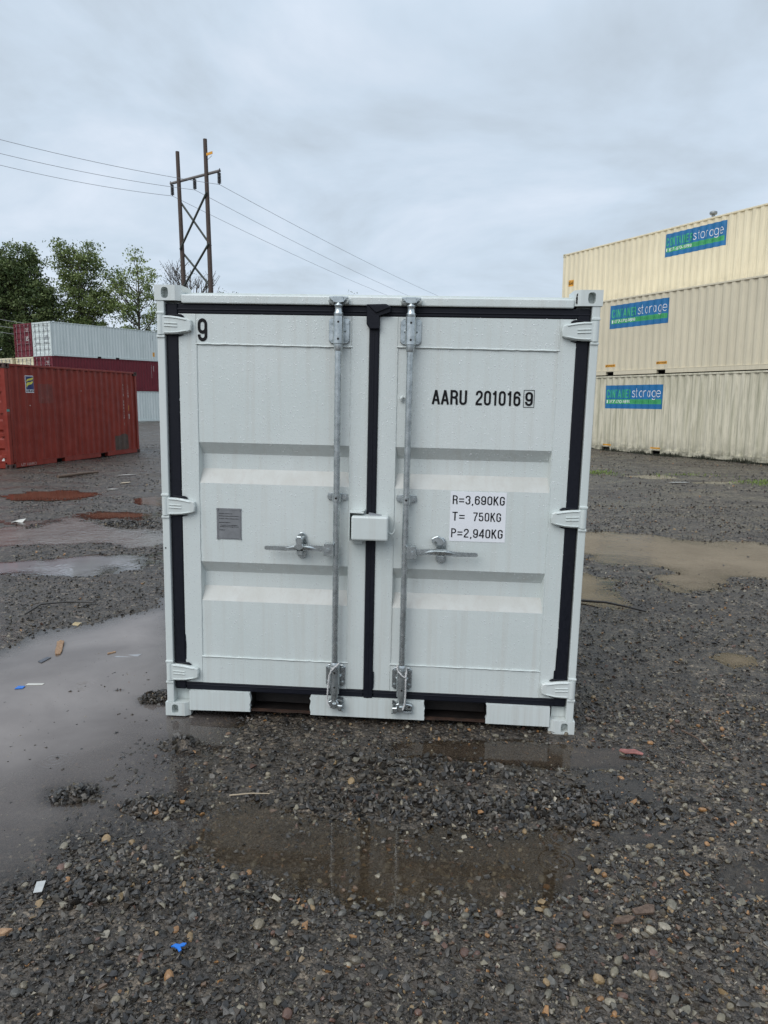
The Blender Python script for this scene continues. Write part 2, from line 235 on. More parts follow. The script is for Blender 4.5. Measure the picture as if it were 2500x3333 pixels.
# ------------------------------------------------------------ mesh helpers
class MB:
    def __init__(s): s.v = []; s.f = []; s.mi = []; s.cur = 0; s.sm = []
    def mat(s, i): s.cur = i; return s
    def add(s, vs, fs, smooth=False):
        b = len(s.v); s.v += [tuple(p) for p in vs]
        for f in fs: s.f.append(tuple(b + i for i in f)); s.mi.append(s.cur); s.sm.append(smooth)
    def box(s, x0, x1, y0, y1, z0, z1, bev=0.0):
        if bev <= 0:
            s.add([(x0, y0, z0), (x1, y0, z0), (x1, y1, z0), (x0, y1, z0), (x0, y0, z1), (x1, y0, z1), (x1, y1, z1), (x0, y1, z1)],
                  [(0, 3, 2, 1), (4, 5, 6, 7), (0, 1, 5, 4), (1, 2, 6, 5), (2, 3, 7, 6), (3, 0, 4, 7)]); return
        bm = bmesh.new(); bmesh.ops.create_cube(bm, size=1)
        for v in bm.verts: v.co = ((x0 + x1) / 2 + v.co.x * (x1 - x0), (y0 + y1) / 2 + v.co.y * (y1 - y0), (z0 + z1) / 2 + v.co.z * (z1 - z0))
        bmesh.ops.bevel(bm, geom=list(bm.edges), offset=bev, segments=2, affect='EDGES', profile=0.5)
        s.bm(bm)
    def bm(s, bm, mtx=None, smooth=False):
        if mtx is not None: bmesh.ops.transform(bm, matrix=mtx, verts=bm.verts)
        bm.verts.ensure_lookup_table(); bm.verts.index_update()
        s.add([v.co[:] for v in bm.verts], [tuple(v.index for v in f.verts) for f in bm.faces], smooth); bm.free()
    def prism(s, pts, y0, y1, bev=0.0):
        """polygon in x,z extruded from y0 (front, smaller) to y1"""
        n = len(pts); cx = sum(p[0] for p in pts) / n; cz = sum(p[1] for p in pts) / n
        a = sum(pts[i][0] * pts[(i + 1) % n][1] - pts[(i + 1) % n][0] * pts[i][1] for i in range(n))
        if a < 0: pts = pts[::-1]
        if bev:
            def ins(p):
                d = Vector((cx - p[0], cz - p[1])); d = d.normalized() * min(bev * 1.3, d.length * .5); return (p[0] + d.x, p[1] + d.y)
            vs = [(*([ins(p)[0], y0]), ins(p)[1]) for p in pts] + [(p[0], y0 + bev, p[1]) for p in pts] + [(p[0], y1, p[1]) for p in pts]; k = 3
        else: vs = [(p[0], y0, p[1]) for p in pts] + [(p[0], y1, p[1]) for p in pts]; k = 2
        fs = [tuple(range(n))]
        for r in range(k - 1):
            for i in range(n): j = (i + 1) % n; fs.append((r * n + i, (r + 1) * n + i, (r + 1) * n + j, r * n + j))
        fs.append(tuple(range(k * n - 1, (k - 1) * n - 1, -1)))
        s.add(vs, fs)
    def tube(s, pts, r, seg=10, cap=True, smooth=True):
        pts = [Vector(p) for p in pts]; rs = r if isinstance(r, (list, tuple)) else [r] * len(pts); vs = []; fs = []
        t = (pts[1] - pts[0]).normalized(); up = Vector((0, 0, 1)) if abs(t.z) < 0.9 else Vector((1, 0, 0)); a = t.cross(up).normalized()
        for i, p in enumerate(pts):
            t = (pts[min(i + 1, len(pts) - 1)] - pts[max(i - 1, 0)]).normalized(); a = (a - t * a.dot(t)).normalized(); b = t.cross(a)
            for k in range(seg): an = 2 * PI * k / seg; vs.append(p + (a * math.cos(an) + b * math.sin(an)) * rs[i])
        for i in range(len(pts) - 1):
            for k in range(seg): j = (k + 1) % seg; fs.append((i * seg + k, i * seg + j, (i + 1) * seg + j, (i + 1) * seg + k))
        s.add(vs, fs, smooth)
        if cap: s.add([vs[k] for k in range(seg)], [tuple(range(seg - 1, -1, -1))]); s.add(vs[-seg:], [tuple(range(seg))])
    def quad(s, a, b, c, d): s.add([a, b, c, d], [(0, 1, 2, 3)])
    def build(s, name, mats, parent=None):
        me = bpy.data.meshes.new(name); me.from_pydata(s.v, [], s.f)
        mats = mats if isinstance(mats, (list, tuple)) else [mats]
        for m in mats: me.materials.append(m)
        me.polygons.foreach_set('material_index', s.mi); me.polygons.foreach_set('use_smooth', s.sm); me.update()
        return link(name, me, parent)
def link(name, me, parent=None):
    o = bpy.data.objects.new(name, me); COL.objects.link(o)
    if parent is not None: o.parent = parent
    return o
def thing(name, label, cat, loc=(0, 0, 0), rz=0.0, group=None):
    o = bpy.data.objects.new(name, None); COL.objects.link(o); o.location = loc; o.rotation_euler = (0, 0, rz); return tag(o, label, cat, group)
def tag(o, label, cat, group=None):
    o['label'] = label; o['category'] = cat
    if group: o['group'] = group
    return o
def cyl_y(mb, x, z, y0, y1, r, seg=10): mb.tube([(x, y0, z), (x, y1, z)], r, seg, True, seg > 8)
def text_mesh(body, x0, x1, z0, z1, bold=0.0, y=0.0, stacked=False):
    """flat print stretched to a rectangle, facing -y"""
    cu = bpy.data.curves.new('print', 'FONT'); cu.body = body; cu.size = 1; cu.offset = bold; cu.resolution_u = 4
    if stacked: cu.align_x = 'CENTER'; cu.space_line = 0.82
    tmp = bpy.data.objects.new('print', cu); COL.objects.link(tmp); dg = bpy.context.evaluated_depsgraph_get(); dg.update()
    me = bpy.data.meshes.new_from_object(tmp.evaluated_get(dg)); bpy.data.objects.remove(tmp); bpy.data.curves.remove(cu)
    co = np.empty(len(me.vertices) * 3, np.float32); me.vertices.foreach_get('co', co); co = co.reshape(-1, 3); a = co.min(0); b = co.max(0)
    o = np.zeros_like(co); o[:, 0] = x0 + (co[:, 0] - a[0]) / (b[0] - a[0]) * (x1 - x0); o[:, 2] = z0 + (co[:, 1] - a[1]) / (b[1] - a[1]) * (z1 - z0); o[:, 1] = y
    me.vertices.foreach_set('co', o.ravel()); me.update(); return me
def text(name, body, x0, x1, z0, z1, mat, parent, y, bold=0.0, stacked=False):
    me = text_mesh(body, x0, x1, z0, z1, bold, y, stacked); me.materials.clear(); me.materials.append(mat); me.name = name; return link(name, me, parent)

def _arc(cx, cy, rx, ry, a0, a1, n=9): return [(cx + rx * math.cos(math.radians(a0 + (a1 - a0) * i / n)), cy + ry * math.sin(math.radians(a0 + (a1 - a0) * i / n))) for i in range(n + 1)]
_t = _arc(.25, .75, .18, .18, 180, 0); _tr = _arc(.25, .75, .18, .18, 0, 180); _b = _arc(.25, .25, .18, .18, 0, -180); _bl = _arc(.25, .25, .18, .18, 180, 360)
_bowl = [(.07, .93), (.25, .93)] + _arc(.25, .75, .18, .18, 90, 0)[1:] + _arc(.25, .68, .18, .18, 0, -90) + [(.07, .50)]
STROKES = {
 '0': (.5, [_tr + _bl + [(.43, .75)]]), 'O': (.5, [_tr + _bl + [(.43, .75)]]), '1': (.36, [[(.03, .78), (.14, .81), (.20, .90), (.20, .95)], [(.22, 1), (.22, 0)]]),
 '2': (.5, [[(.07, .68), (.07, .75)] + _t[1:] + [(.43, .68), (.40, .58), (.12, .24), (.07, .13), (.07, .07), (.47, .07)]]),
 '3': (.5, [[(.07, .70), (.07, .75)] + _t[1:] + _arc(.25, .70, .18, .18, 0, -80), _arc(.25, .34, .18, .18, 80, 0) + [(.43, .25)] + _b[1:] + [(.07, .30)]]),
 '4': (.5, [[(.37, 0), (.37, 1)], [(.36, .97), (.03, .27), (.49, .27)]]), '5': (.5, [[(.42, .93), (.09, .93), (.075, .50)], [(.075, .52), (.14, .58), (.25, .60)] + _arc(.25, .42, .18, .18, 90, 0)[1:] + [(.43, .25)] + _b[1:] + [(.07, .30)]]),
 '6': (.5, [_arc(.25, .42, .18, .18, 0, 180) + _bl + [(.43, .42)], [(.07, .35), (.07, .75)] + _t[1:] + [(.43, .70)]]), '9': (.5, [_tr + _arc(.25, .58, .18, .18, 180, 360) + [(.43, .75)], [(.43, .65), (.43, .25)] + _b[1:] + [(.07, .30)]]),
 '7': (.5, [[(.03, .93), (.43, .93), (.43, .84), (.25, .40), (.20, 0)]]), 'A': (.5, [[(.04, 0), (.25, .98)], [(.46, 0), (.25, .98)], [(.12, .30), (.38, .30)]]),
 'R': (.5, [[(.07, 0), (.07, 1)], _bowl, [(.26, .50), (.36, .47), (.42, .38), (.43, .10), (.46, 0)]]), 'P': (.5, [[(.07, 0), (.07, 1)], _bowl]), 'U': (.5, [[(.07, 1)] + _bl + [(.43, 1)]]),
 'K': (.5, [[(.07, 0), (.07, 1)], [(.43, 1), (.09, .42)], [(.19, .60), (.46, 0)]]), 'G': (.5, [[(.43, .68)] + _tr + _bl + [(.43, .48), (.27, .48)]]), 'C': (.5, [[(.43, .66)] + _tr + _bl + [(.43, .35)]]),
 'T': (.5, [[(.0, .93), (.5, .93)], [(.25, .93), (.25, 0)]]), 'I': (.14, [[(.07, 0), (.07, 1)]]), 'N': (.5, [[(.07, 0), (.07, 1)], [(.09, .96), (.41, .04)], [(.43, 0), (.43, 1)]]), 'E': (.46, [[(.45, .93), (.07, .93), (.07, .07), (.45, .07)], [(.07, .51), (.38, .51)]]),
 '=': (.54, [[(.02, .60), (.52, .60)], [(.02, .30), (.52, .30)]]), ',': (.20, [[(.12, .10), (.08, -.12)]]), ' ': (.28, []), 'F': (.46, [[(.45, .93), (.07, .93), (.07, 0)], [(.07, .51), (.38, .51)]]),
 's': (.44, [[(.38, .50), (.32, .58), (.21, .62), (.10, .57), (.07, .47), (.14, .37), (.31, .29), (.39, .19), (.36, .07), (.23, .01), (.10, .04), (.04, .13)]]), 't': (.34, [[(.14, .86), (.14, .10), (.20, .02), (.31, .02)], [(0, .60), (.30, .60)]]),
 'o': (.56, [_arc(.27, .31, .24, .30, 0, 360, 16)]), 'r': (.36, [[(.06, .62), (.06, 0)], [(.06, .36), (.12, .53), (.22, .61), (.34, .60)]]), 'a': (.58, [_arc(.27, .31, .24, .30, 0, 360, 16), [(.52, .62), (.52, 0)]]),
 'g': (.58, [_arc(.27, .31, .24, .30, 0, 360, 16), [(.52, .62), (.52, -.05)] + _arc(.28, -.07, .24, .17, 0, -155)]), 'e': (.56, [[(.03, .32), (.51, .32)] + _arc(.27, .31, .24, .30, 0, 318, 16)[1:]]),
}
def stroke_mesh(body, x0, x1, z0, z1, w=.14, y=0.0, gap=.11):
    """condensed sign-writer's capitals: flat ribbons following each stroke"""
    x = 0; S = []
    for ch in body:
        wd, st = STROKES[ch]; S += [[(x + a, b) for a, b in p] for p in st]; x += wd + gap
    W = x - gap; fx, fz = (x1 - x0) / W, (z1 - z0); h = w / 2; mb = MB()
    for k, p in enumerate(S):
        p = [q for i, q in enumerate(p) if i == 0 or (abs(q[0] - p[i - 1][0]) + abs(q[1] - p[i - 1][1])) > 1e-4]; n = len(p); closed = abs(p[0][0] - p[-1][0]) + abs(p[0][1] - p[-1][1]) < 1e-3; vs = []
        for i in range(n):
            a = p[i - 1] if i else (p[-2] if closed else None); c = p[i + 1] if i < n - 1 else (p[1] if closed else None)
            d1 = Vector((p[i][0] - a[0], p[i][1] - a[1])).normalized() if a else None; d2 = Vector((c[0] - p[i][0], c[1] - p[i][1])).normalized() if c else None
            if d1 is None: d1 = d2
            if d2 is None: d2 = d1
            d = (d1 + d2); d = d.normalized() if d.length > 1e-5 else d1; m = Vector((-d.y, d.x)); s = h / max(.45, m.dot(Vector((-d1.y, d1.x))))
            for sg in (1, -1): vs.append((x0 + (p[i][0] + m.x * s * sg) * fx, y - .00006 * k * (1 if abs(z1 - z0) < .2 else 10), z0 + (p[i][1] + m.y * s * sg) * fz))
        mb.add(vs, [(2 * i, 2 * i + 1, 2 * i + 3, 2 * i + 2) for i in range(n - 1)])
    return mb
def stroke_text(name, body, x0, x1, z0, z1, mat, parent, y, w=.15): return stroke_mesh(body, x0, x1, z0, z1, w, y).build(name, mat, parent)

# ------------------------------------------------------------ noise for terrain
def vnoise(x, y, seed):
    xi = np.floor(x).astype(np.int64); yi = np.floor(y).astype(np.int64); fx = x - xi; fy = y - yi; fx = fx * fx * (3 - 2 * fx); fy = fy * fy * (3 - 2 * fy)
    def h(i, j):
        n = (i * 374761393 + j * 668265263 + seed * 1442695041) & 0x7fffffff; n = (n ^ (n >> 13)) * 1274126177 & 0x7fffffff; return ((n ^ (n >> 16)) & 0xffff) / 65535.0
    return (h(xi, yi) * (1 - fx) + h(xi + 1, yi) * fx) * (1 - fy) + (h(xi, yi + 1) * (1 - fx) + h(xi + 1, yi + 1) * fx) * fy
def fbm(x, y, f, o, seed):
    a = 1.0; s = 0; t = 0
    for k in range(o): s = s + a * vnoise(x * f, y * f, seed + k * 17); t += a; a *= 0.5; f *= 2.03
    return s / t - 0.5
def sstep(a, b, x): t = np.clip((x - a) / (b - a), 0, 1); return t * t * (3 - 2 * t)
def sdist(poly, x, y):
    d = np.full(x.shape, 1e9); ins = np.zeros(x.shape, bool); n = len(poly)
    for i in range(n):
        ax, ay = poly[i]; bx, by = poly[(i + 1) % n]; ex, ey = bx - ax, by - ay; t = np.clip(((x - ax) * ex + (y - ay) * ey) / (ex * ex + ey * ey), 0, 1)
        d = np.minimum(d, np.hypot(x - ax - ex * t, y - ay - ey * t))
        c = (ay > y) != (by > y); xx = ax + (y - ay) / (ey if ey else 1e-9) * ex; ins ^= c & (x < xx)
    return np.where(ins, d, -d)
# name: outline, level above base, depth, shore noise, colour of the silt in the water (reflections painted in where marked), cloudiness, chop
PUD = [
 ([(-2.09, 2.72), (-1.94, 2.01), (-2.28, 1.6), (-2.56, 1.38), (-2.61, 1.02), (-2.68, 0.61), (-3.01, 0.17), (-2.49, -1.19), (-1.66, -1.86), (-1.3, -1.63), (-1.14, -1.51), (-0.99, -1.37), (-1.01, -1.22), (-0.96, -1.18), (-0.86, -1.17), (-0.71, -1.24), (-0.61, -1.24), (-0.50, -1.19), (-0.48, -1.02), (-0.50, -0.90), (-0.58, -0.80), (-0.66, -0.70), (-0.72, -0.55), (-0.74, -0.42), (-0.66, -0.28), (-0.66, -0.10), (-0.72, 0.15), (-0.95, 0.5)], -0.007, 0.042, 0.055, (0.215,0.190,0.176), 60, 0.30),
 ([(-0.72,-1.03),(-0.62,-0.80),(-0.40,-0.70),(-0.22,-0.76),(-0.12,-0.93),(0.29,-0.94),(0.66,-0.93),(0.80,-0.80),(0.96,-0.80),(1.02,-1.08),(0.92,-1.32),(0.50,-1.44),(0.13,-1.52),(-0.26,-1.50),(-0.53,-1.36),(-0.68,-1.24)], -0.003, 0.018, 0.090, (0.125,0.092,0.060), 18, 0.20),
 ([(0.80,-0.80),(0.93,-0.82),(0.97,-1.0),(0.93,-1.2),(0.84,-1.05),(0.78,-0.92)], -0.003, 0.05, 0.01, (0.125,0.078,0.046), 60, 0.15),
 ([(0.11,-0.19),(0.51,-0.11),(0.99,-0.12),(1.3,-0.12),(1.45,-0.28),(1.25,-0.38),(1.04,-0.39),(0.5,-0.38),(0.16,-0.36)], -0.003, 0.016, 0.05, (0.10,0.075,0.055), 30, 0.2),
 ([(1.01,-0.5),(1.16,-0.4),(1.35,-0.47),(1.47,-0.71),(1.34,-0.97),(1.09,-1.0),(0.97,-0.81)], 0.002, 0.013, 0.07, (0.10,0.085,0.07), 25, 0.2),
 ([(1.72,6.3),(2.4,6.1),(3.16,5.9),(3.63,5.52),(4.46,5.38),(5.67,5.2),(4.63,3.4),(3.66,3.55),(3.4,3.56),(3.01,3.17),(2.76,3.25),(2.65,3.47),(2.62,3.97),(2.33,4.17),(2.08,4.38),(1.48,4.45)], 0.0, 0.06, 0.30, (0.182,0.142,0.104), 46, 1.6),
 ([(1.4,3.87),(1.91,3.85),(2.1,3.42),(2.15,2.74),(2.14,2.3),(1.9,2.4),(1.63,2.43),(1.2,2.37)], 0.0, 0.05, 0.16, (0.180,0.140,0.098), 60, 1.0),
 ([(2.46,3.64),(2.64,3.56),(2.75,3.03),(2.55,3.05)], 0.0, 0.03, 0.05, (0.175,0.14,0.10), 60, 0.5),
 ([(2.24,1.28),(2.43,1.39),(2.59,1.32),(2.54,1.14),(2.32,1.03)], 0.0, 0.04, 0.05, (0.170,0.128,0.088), 60, 0.4),
 ([(-7.38,9.05),(-7.31,9.54),(-6.65,9.67),(-6.03,9.52),(-5.75,9.13),(-6.05,8.66),(-6.7,8.48)], 0.0, 0.05, 0.20, (0.150,0.064,0.040), 80, 0.7),  # red silt with the red container's reflection painted into it
 ([(-4.99,8.64),(-4.69,9.04),(-4.31,8.7),(-4.17,7.91),(-4.59,7.98)], 0.0, 0.04, 0.12, (0.130,0.066,0.045), 80, 0.5),
 ([(-6.49,5.23),(-5.5,5.67),(-5.25,6.15),(-4.75,6.52),(-4.14,6.25),(-3.45,5.85),(-3.01,6.27),(-2.2,5.6),(-2.3,4.79),(-3.13,4.6),(-3.98,4.58),(-4.72,4.38),(-5.66,4.11)], 0.0, 0.05, 0.36, (0.200,0.182,0.168), 60, 3.2),  # silt lightened to paint in the sky that ripples reflect
 ([(-4.92,6.86),(-4.62,7.16),(-3.91,7.04),(-3.95,6.59),(-4.62,6.53)], 0.0, 0.04, 0.1, (0.14,0.070,0.045), 60, 0.6),
 ([(-4.99,3.56),(-4.3,3.69),(-3.8,3.73),(-3.28,3.94),(-2.88,3.97),(-2.75,3.53),(-2.9,3.21),(-3.16,2.96),(-3.43,2.86),(-3.86,2.97),(-4.64,3.07),(-5.4,3.2)], 0.0, 0.05, 0.26, (0.25,0.24,0.245), 60, 0.4),  # pale grey silt stands in for mirrored sky
 ([(4.72,13.59),(5.77,13.92),(6.03,13.11),(5.13,12.83)], 0.0, 0.04, 0.15, (0.16,0.13,0.09), 60, 0.6),
 ([(5.84,12.52),(7.06,12.64),(6.74,12.07),(5.85,11.99)], 0.0, 0.04, 0.15, (0.16,0.13,0.09), 60, 0.6),
 ([(1.44,-1.12),(1.66,-1.02),(2.05,-1.05),(1.94,-1.24),(1.51,-1.27),(1.43,-1.2)], 0.004, 0.013, 0.07, (0.10,0.085,0.07), 25, 0.2),
 ([(-3.1,9.2),(-1.7,9.5),(-1.6,8.6),(-2.6,8.3)], 0.0, 0.03, 0.3, (0.12,0.10,0.085), 50, 0.5),
 ([(6.8,9.3),(9.5,9.0),(9.3,8.2),(7.2,8.3)], 0.0, 0.03, 0.3, (0.13,0.11,0.085), 50, 0.5),
]
MOUND = [(0.45, -0.79, 0.62, 0.085, 0.036), (1.05, -0.72, 0.25, 0.12, 0.022), (-1.22, -0.83, 0.115, 0.085, 0.070), (-0.80, -0.90, 0.15, 0.065, 0.066), (-1.22, 0.20, 0.14, 0.10, 0.060), (-0.80, -1.46, 0.14, 0.07, 0.035), (-2.72, 5.7, 0.55, 0.4, 0.09), (-3.9, 6.0, 0.4, 0.25, 0.05),
         (0.2, -0.5, 0.5, 0.1, 0.012), (-0.9, -0.35, 0.08, 0.05, 0.05), (-1.5, 0.30, 0.03, 0.02, 0.05), (-0.5, -1.35, 0.3, 0.08, 0.02)]
def base_level(x, y):
    fade = 1 - sstep(2.5, 5.5, y); b = -0.0183 * np.clip(x, -1.4, 1.4) * fade
    return b - 0.184 * sstep(28, 44, y) * (1 - sstep(-16, -4, x))
def terrain(x, y):
    B = base_level(x, y); far = sstep(2, 12, np.hypot(x, y))
    h = 0.010 + fbm(x, y, 1.3, 5, 3) * 0.026 + fbm(x, y, 9, 3, 9) * 0.010 + fbm(x, y, 0.35, 3, 21) * 0.10 * far
    h = np.where((np.abs(x) < 1.25) & (y > -0.2) & (y < 2.7), np.minimum(h, 0.008), h)
    for (mx_, my_, sx, sy, a) in MOUND: h = h + a * np.exp(-((x - mx_) / sx) ** 2 - ((y - my_) / sy) ** 2) * (0.75 + fbm(x, y, 11, 2, 5) * 1.2)
    dep = np.full(x.shape, -1.0); idx = np.zeros(x.shape, int); lev = np.zeros(x.shape)
    for k, (poly, lv, dp, ns, *_r) in enumerate(PUD):
        px = [p[0] for p in poly]; py = [p[1] for p in poly]; m = (x > min(px) - 1.2) & (x < max(px) + 1.2) & (y > min(py) - 1.2) & (y < max(py) + 1.2)
        if not m.any(): continue
        xm, ym = x[m], y[m]; s = sdist(poly, xm, ym) + fbm(xm, ym, 2.6, 5, 40 + k) * ns * 3.2
        hh = lv + np.clip(-s * (0.10 if k < 2 or k in (5, 6, 7) else 0.2), -dp, 0.5); extra = 0
        for (mx_, my_, sx, sy, a) in MOUND: extra = extra + 1.15 * a * np.exp(-((xm - mx_) / sx) ** 2 - ((ym - my_) / sy) ** 2) * (0.8 + fbm(xm, ym, 11, 2, 5) * 1.2)
        hh = hh + extra * (s > 0) + fbm(xm, ym, 12, 3, 9) * 0.007
        cur = h[m]; take = hh < cur; cur = np.where(take, hh, cur); h[m] = cur
        wet = s > -0.25; im = idx[m]; lm = lev[m]; dm = dep[m]; tk = wet & (s > dm); im[tk] = k + 1; lm[tk] = lv; dm[tk] = s[tk]; idx[m] = im; lev[m] = lm; dep[m] = dm
    return B + h, B + lev, idx

# ------------------------------------------------------------ ground
def set_attr(me, name, kind, data, dom='POINT'):
    a = me.attributes.new(name, kind, dom); a.data.foreach_set('color' if 'COLOR' in kind else 'value', np.ascontiguousarray(data, np.float32).ravel())
def np_mesh(name, v, f, mat, smooth=True):
    me = bpy.data.meshes.new(name); k = f.shape[1]; me.vertices.add(len(v)); me.vertices.foreach_set('co', v.astype(np.float32).ravel())
    me.loops.add(f.size); me.loops.foreach_set('vertex_index', f.astype(np.int32).ravel()); me.polygons.add(len(f))
    me.polygons.foreach_set('loop_start', np.arange(0, f.size, k, dtype=np.int32)); me.polygons.foreach_set('loop_total', np.full(len(f), k, np.int32))
    me.materials.append(mat); me.update(calc_edges=True); me.polygons.foreach_set('use_smooth', np.full(len(f), smooth)); return me
OX, OY = 0.33, -5.6
rad = [0.6]
while rad[-1] < 700:
    r0 = rad[-1]; rad.append(r0 + (0.3 if r0 < 2.4 else (0.021 if r0 < 7 else (r0 * 0.0062 if r0 < 45 else r0 * 0.02))))
rad = np.array(rad); an = np.concatenate([np.radians(np.linspace(-62, 62, 440)), np.radians(np.linspace(66, 294, 30))])
RR, AA = np.meshgrid(rad, an, indexing='ij'); GX = OX + RR * np.sin(AA); GY = OY + RR * np.cos(AA)
GH, GL, GI = terrain(GX, GY); nr, na = GX.shape
verts = np.stack([GX.ravel(), GY.ravel(), GH.ravel()], 1); ii = np.arange(nr - 1)[:, None] * na; jj = np.arange(na)[None, :]; j2 = (jj + 1) % na
faces = np.stack([(ii + jj).ravel(), (ii + na + jj).ravel(), (ii + na + j2).ravel(), (ii + j2).ravel()], 1)[:, ::-1]
gme = np_mesh('ground', verts, faces, M['ground']); bmv = len(verts)
ground = link('ground', gme); ground['kind'] = 'structure'
silt = ((GL - GH) > 0.004) & (GI > 0); set_attr(gme, 'silt', 'FLOAT', sstep(0.0, 0.02, (GL - GH)) * (GI > 0) * 0.30)
# water lies where the ground is below the level of its puddle
lv = GL.ravel(); low = (GI.ravel() > 0) & (verts[:, 2] < lv + 0.004); fk = low[faces].any(1) & (GI.ravel()[faces] > 0).all(1)
wf = faces[fk]; used, inv = np.unique(wf, return_inverse=True); wv = verts[used].copy(); wv[:, 2] = lv[used]
wme = np_mesh('puddle_water', wv, inv.reshape(-1, 4), M['water']); dpt = np.clip(lv[used] - verts[used, 2], 0, 1); gi = GI.ravel()[used] - 1
mkv = np.array([p[5] for p in PUD], float)[gi]; mkv = np.where(gi == 0, 16 + mkv * .8 * (1 - sstep(-2.0, -0.95, wv[:, 0] + .35 * sstep(.4, -1.4, wv[:, 1]) + fbm(wv[:, 0], wv[:, 1], 1.2, 3, 8) * .9)), mkv)
set_attr(wme, 'depth', 'FLOAT', dpt); set_attr(wme, 'murk', 'FLOAT', mkv); set_attr(wme, 'chop', 'FLOAT', np.array([p[6] for p in PUD], float)[gi])
set_attr(wme, 'mud', 'FLOAT_COLOR', np.concatenate([np.array([p[4] for p in PUD])[gi], np.ones((len(gi), 1))], 1))
water = link('puddle_water', wme); water['kind'] = 'structure'

# ------------------------------------------------------------ gravel
def rock_template(round_=False, few=False):
    bm = bmesh.new()
    if round_:
        bmesh.ops.create_icosphere(bm, subdivisions=2, radius=1); a = [random.uniform(-.28, .28) for _ in range(6)]
        for v in bm.verts: v.co *= 1 + a[0] * v.co.x + a[1] * v.co.y + a[2] * math.sin(3 * v.co.z + a[3] * 9) * .6 + a[4] * math.sin(4 * v.co.x + 3 * v.co.y + a[5] * 9) * .5
        for v in bm.verts: v.co.z *= 0.65; v.co.y *= 0.8
    else:
        for k in range(random.choice((7, 8)) if few else random.choice((9, 10, 11, 12))):
            d = Vector((random.gauss(0, 1), random.gauss(0, 1), random.gauss(0, 1))).normalized() * random.uniform(0.8, 1.1); bm.verts.new((d.x, d.y * random.uniform(.6, .9), d.z * 0.62))
        r = bmesh.ops.convex_hull(bm, input=list(bm.verts)); bmesh.ops.delete(bm, geom=[g for g in r['geom_interior'] if isinstance(g, bmesh.types.BMVert)], context='VERTS')
    bmesh.ops.triangulate(bm, faces=bm.faces); bm.verts.index_update()
    v = np.array([x.co[:] for x in bm.verts]); f = np.array([[q.index for q in x.verts] for x in bm.faces]); bm.free(); return v, f
TEMPL = [rock_template() for _ in range(26)]; ROUND = [rock_template(True) for _ in range(6)]; SMALL = [rock_template(False, True) for _ in range(26)]
PAL_D = np.array([(0.024, 0.024, 0.025), (0.034, 0.034, 0.034), (0.046, 0.045, 0.044), (0.064, 0.061, 0.057), (0.030, 0.028, 0.026), (0.060, 0.051, 0.043), (0.095, 0.089, 0.080), (0.034, 0.033, 0.032), (0.075, 0.069, 0.060), (0.027, 0.027, 0.029)])
PAL_L = np.array([(0.17, 0.155, 0.125), (0.22, 0.20, 0.16), (0.14, 0.122, 0.098), (0.26, 0.185, 0.105), (0.15, 0.10, 0.072), (0.12, 0.112, 0.098), (0.26, 0.235, 0.19), (0.33, 0.30, 0.25), (0.32, 0.175, 0.080), (0.115, 0.112, 0.108), (0.19, 0.165, 0.125), (0.15, 0.14, 0.115), (0.13, 0.075, 0.060), (0.20, 0.18, 0.14)])
PAL_D = PAL_D * (1.08, 0.98, 0.86) * 0.86; PAL_L = PAL_L * (1.04, 1.0, 0.90) * 0.84
def scatter(n, y0, y1, width, rmin, rmax, light, seed, sink=0.35):
    g = np.random.default_rng(seed); y = g.uniform(y0, y1, n); x = 0.33 + (y + 3.7) * g.uniform(-width, width, n) - 0.066 * (y + 3.7)
    r = rmin * (rmax / rmin) ** (g.random(n) ** 1.6); return x, y, r, g.random(n) < light * (0.55 + 1.5 * sstep(-1.5, 1.5, x)), g
def rot_mats(g, n, tilt):
    ax = g.normal(0, tilt, n); ay = g.normal(0, tilt, n); az = g.uniform(0, 2 * PI, n); cx, sx, cy, sy, cz, sz = np.cos(ax), np.sin(ax), np.cos(ay), np.sin(ay), np.cos(az), np.sin(az); R = np.zeros((n, 3, 3))
    R[:, 0, 0] = cz * cy; R[:, 0, 1] = cz * sy * sx - sz * cx; R[:, 0, 2] = cz * sy * cx + sz * sx; R[:, 1, 0] = sz * cy; R[:, 1, 1] = sz * sy * sx + cz * cx; R[:, 1, 2] = sz * sy * cx - cz * sx; R[:, 2, 0] = -sy; R[:, 2, 1] = cy * sx; R[:, 2, 2] = cy * cx; return R
VS, FS, CS = [], [], []; voff = 0; BIG = []
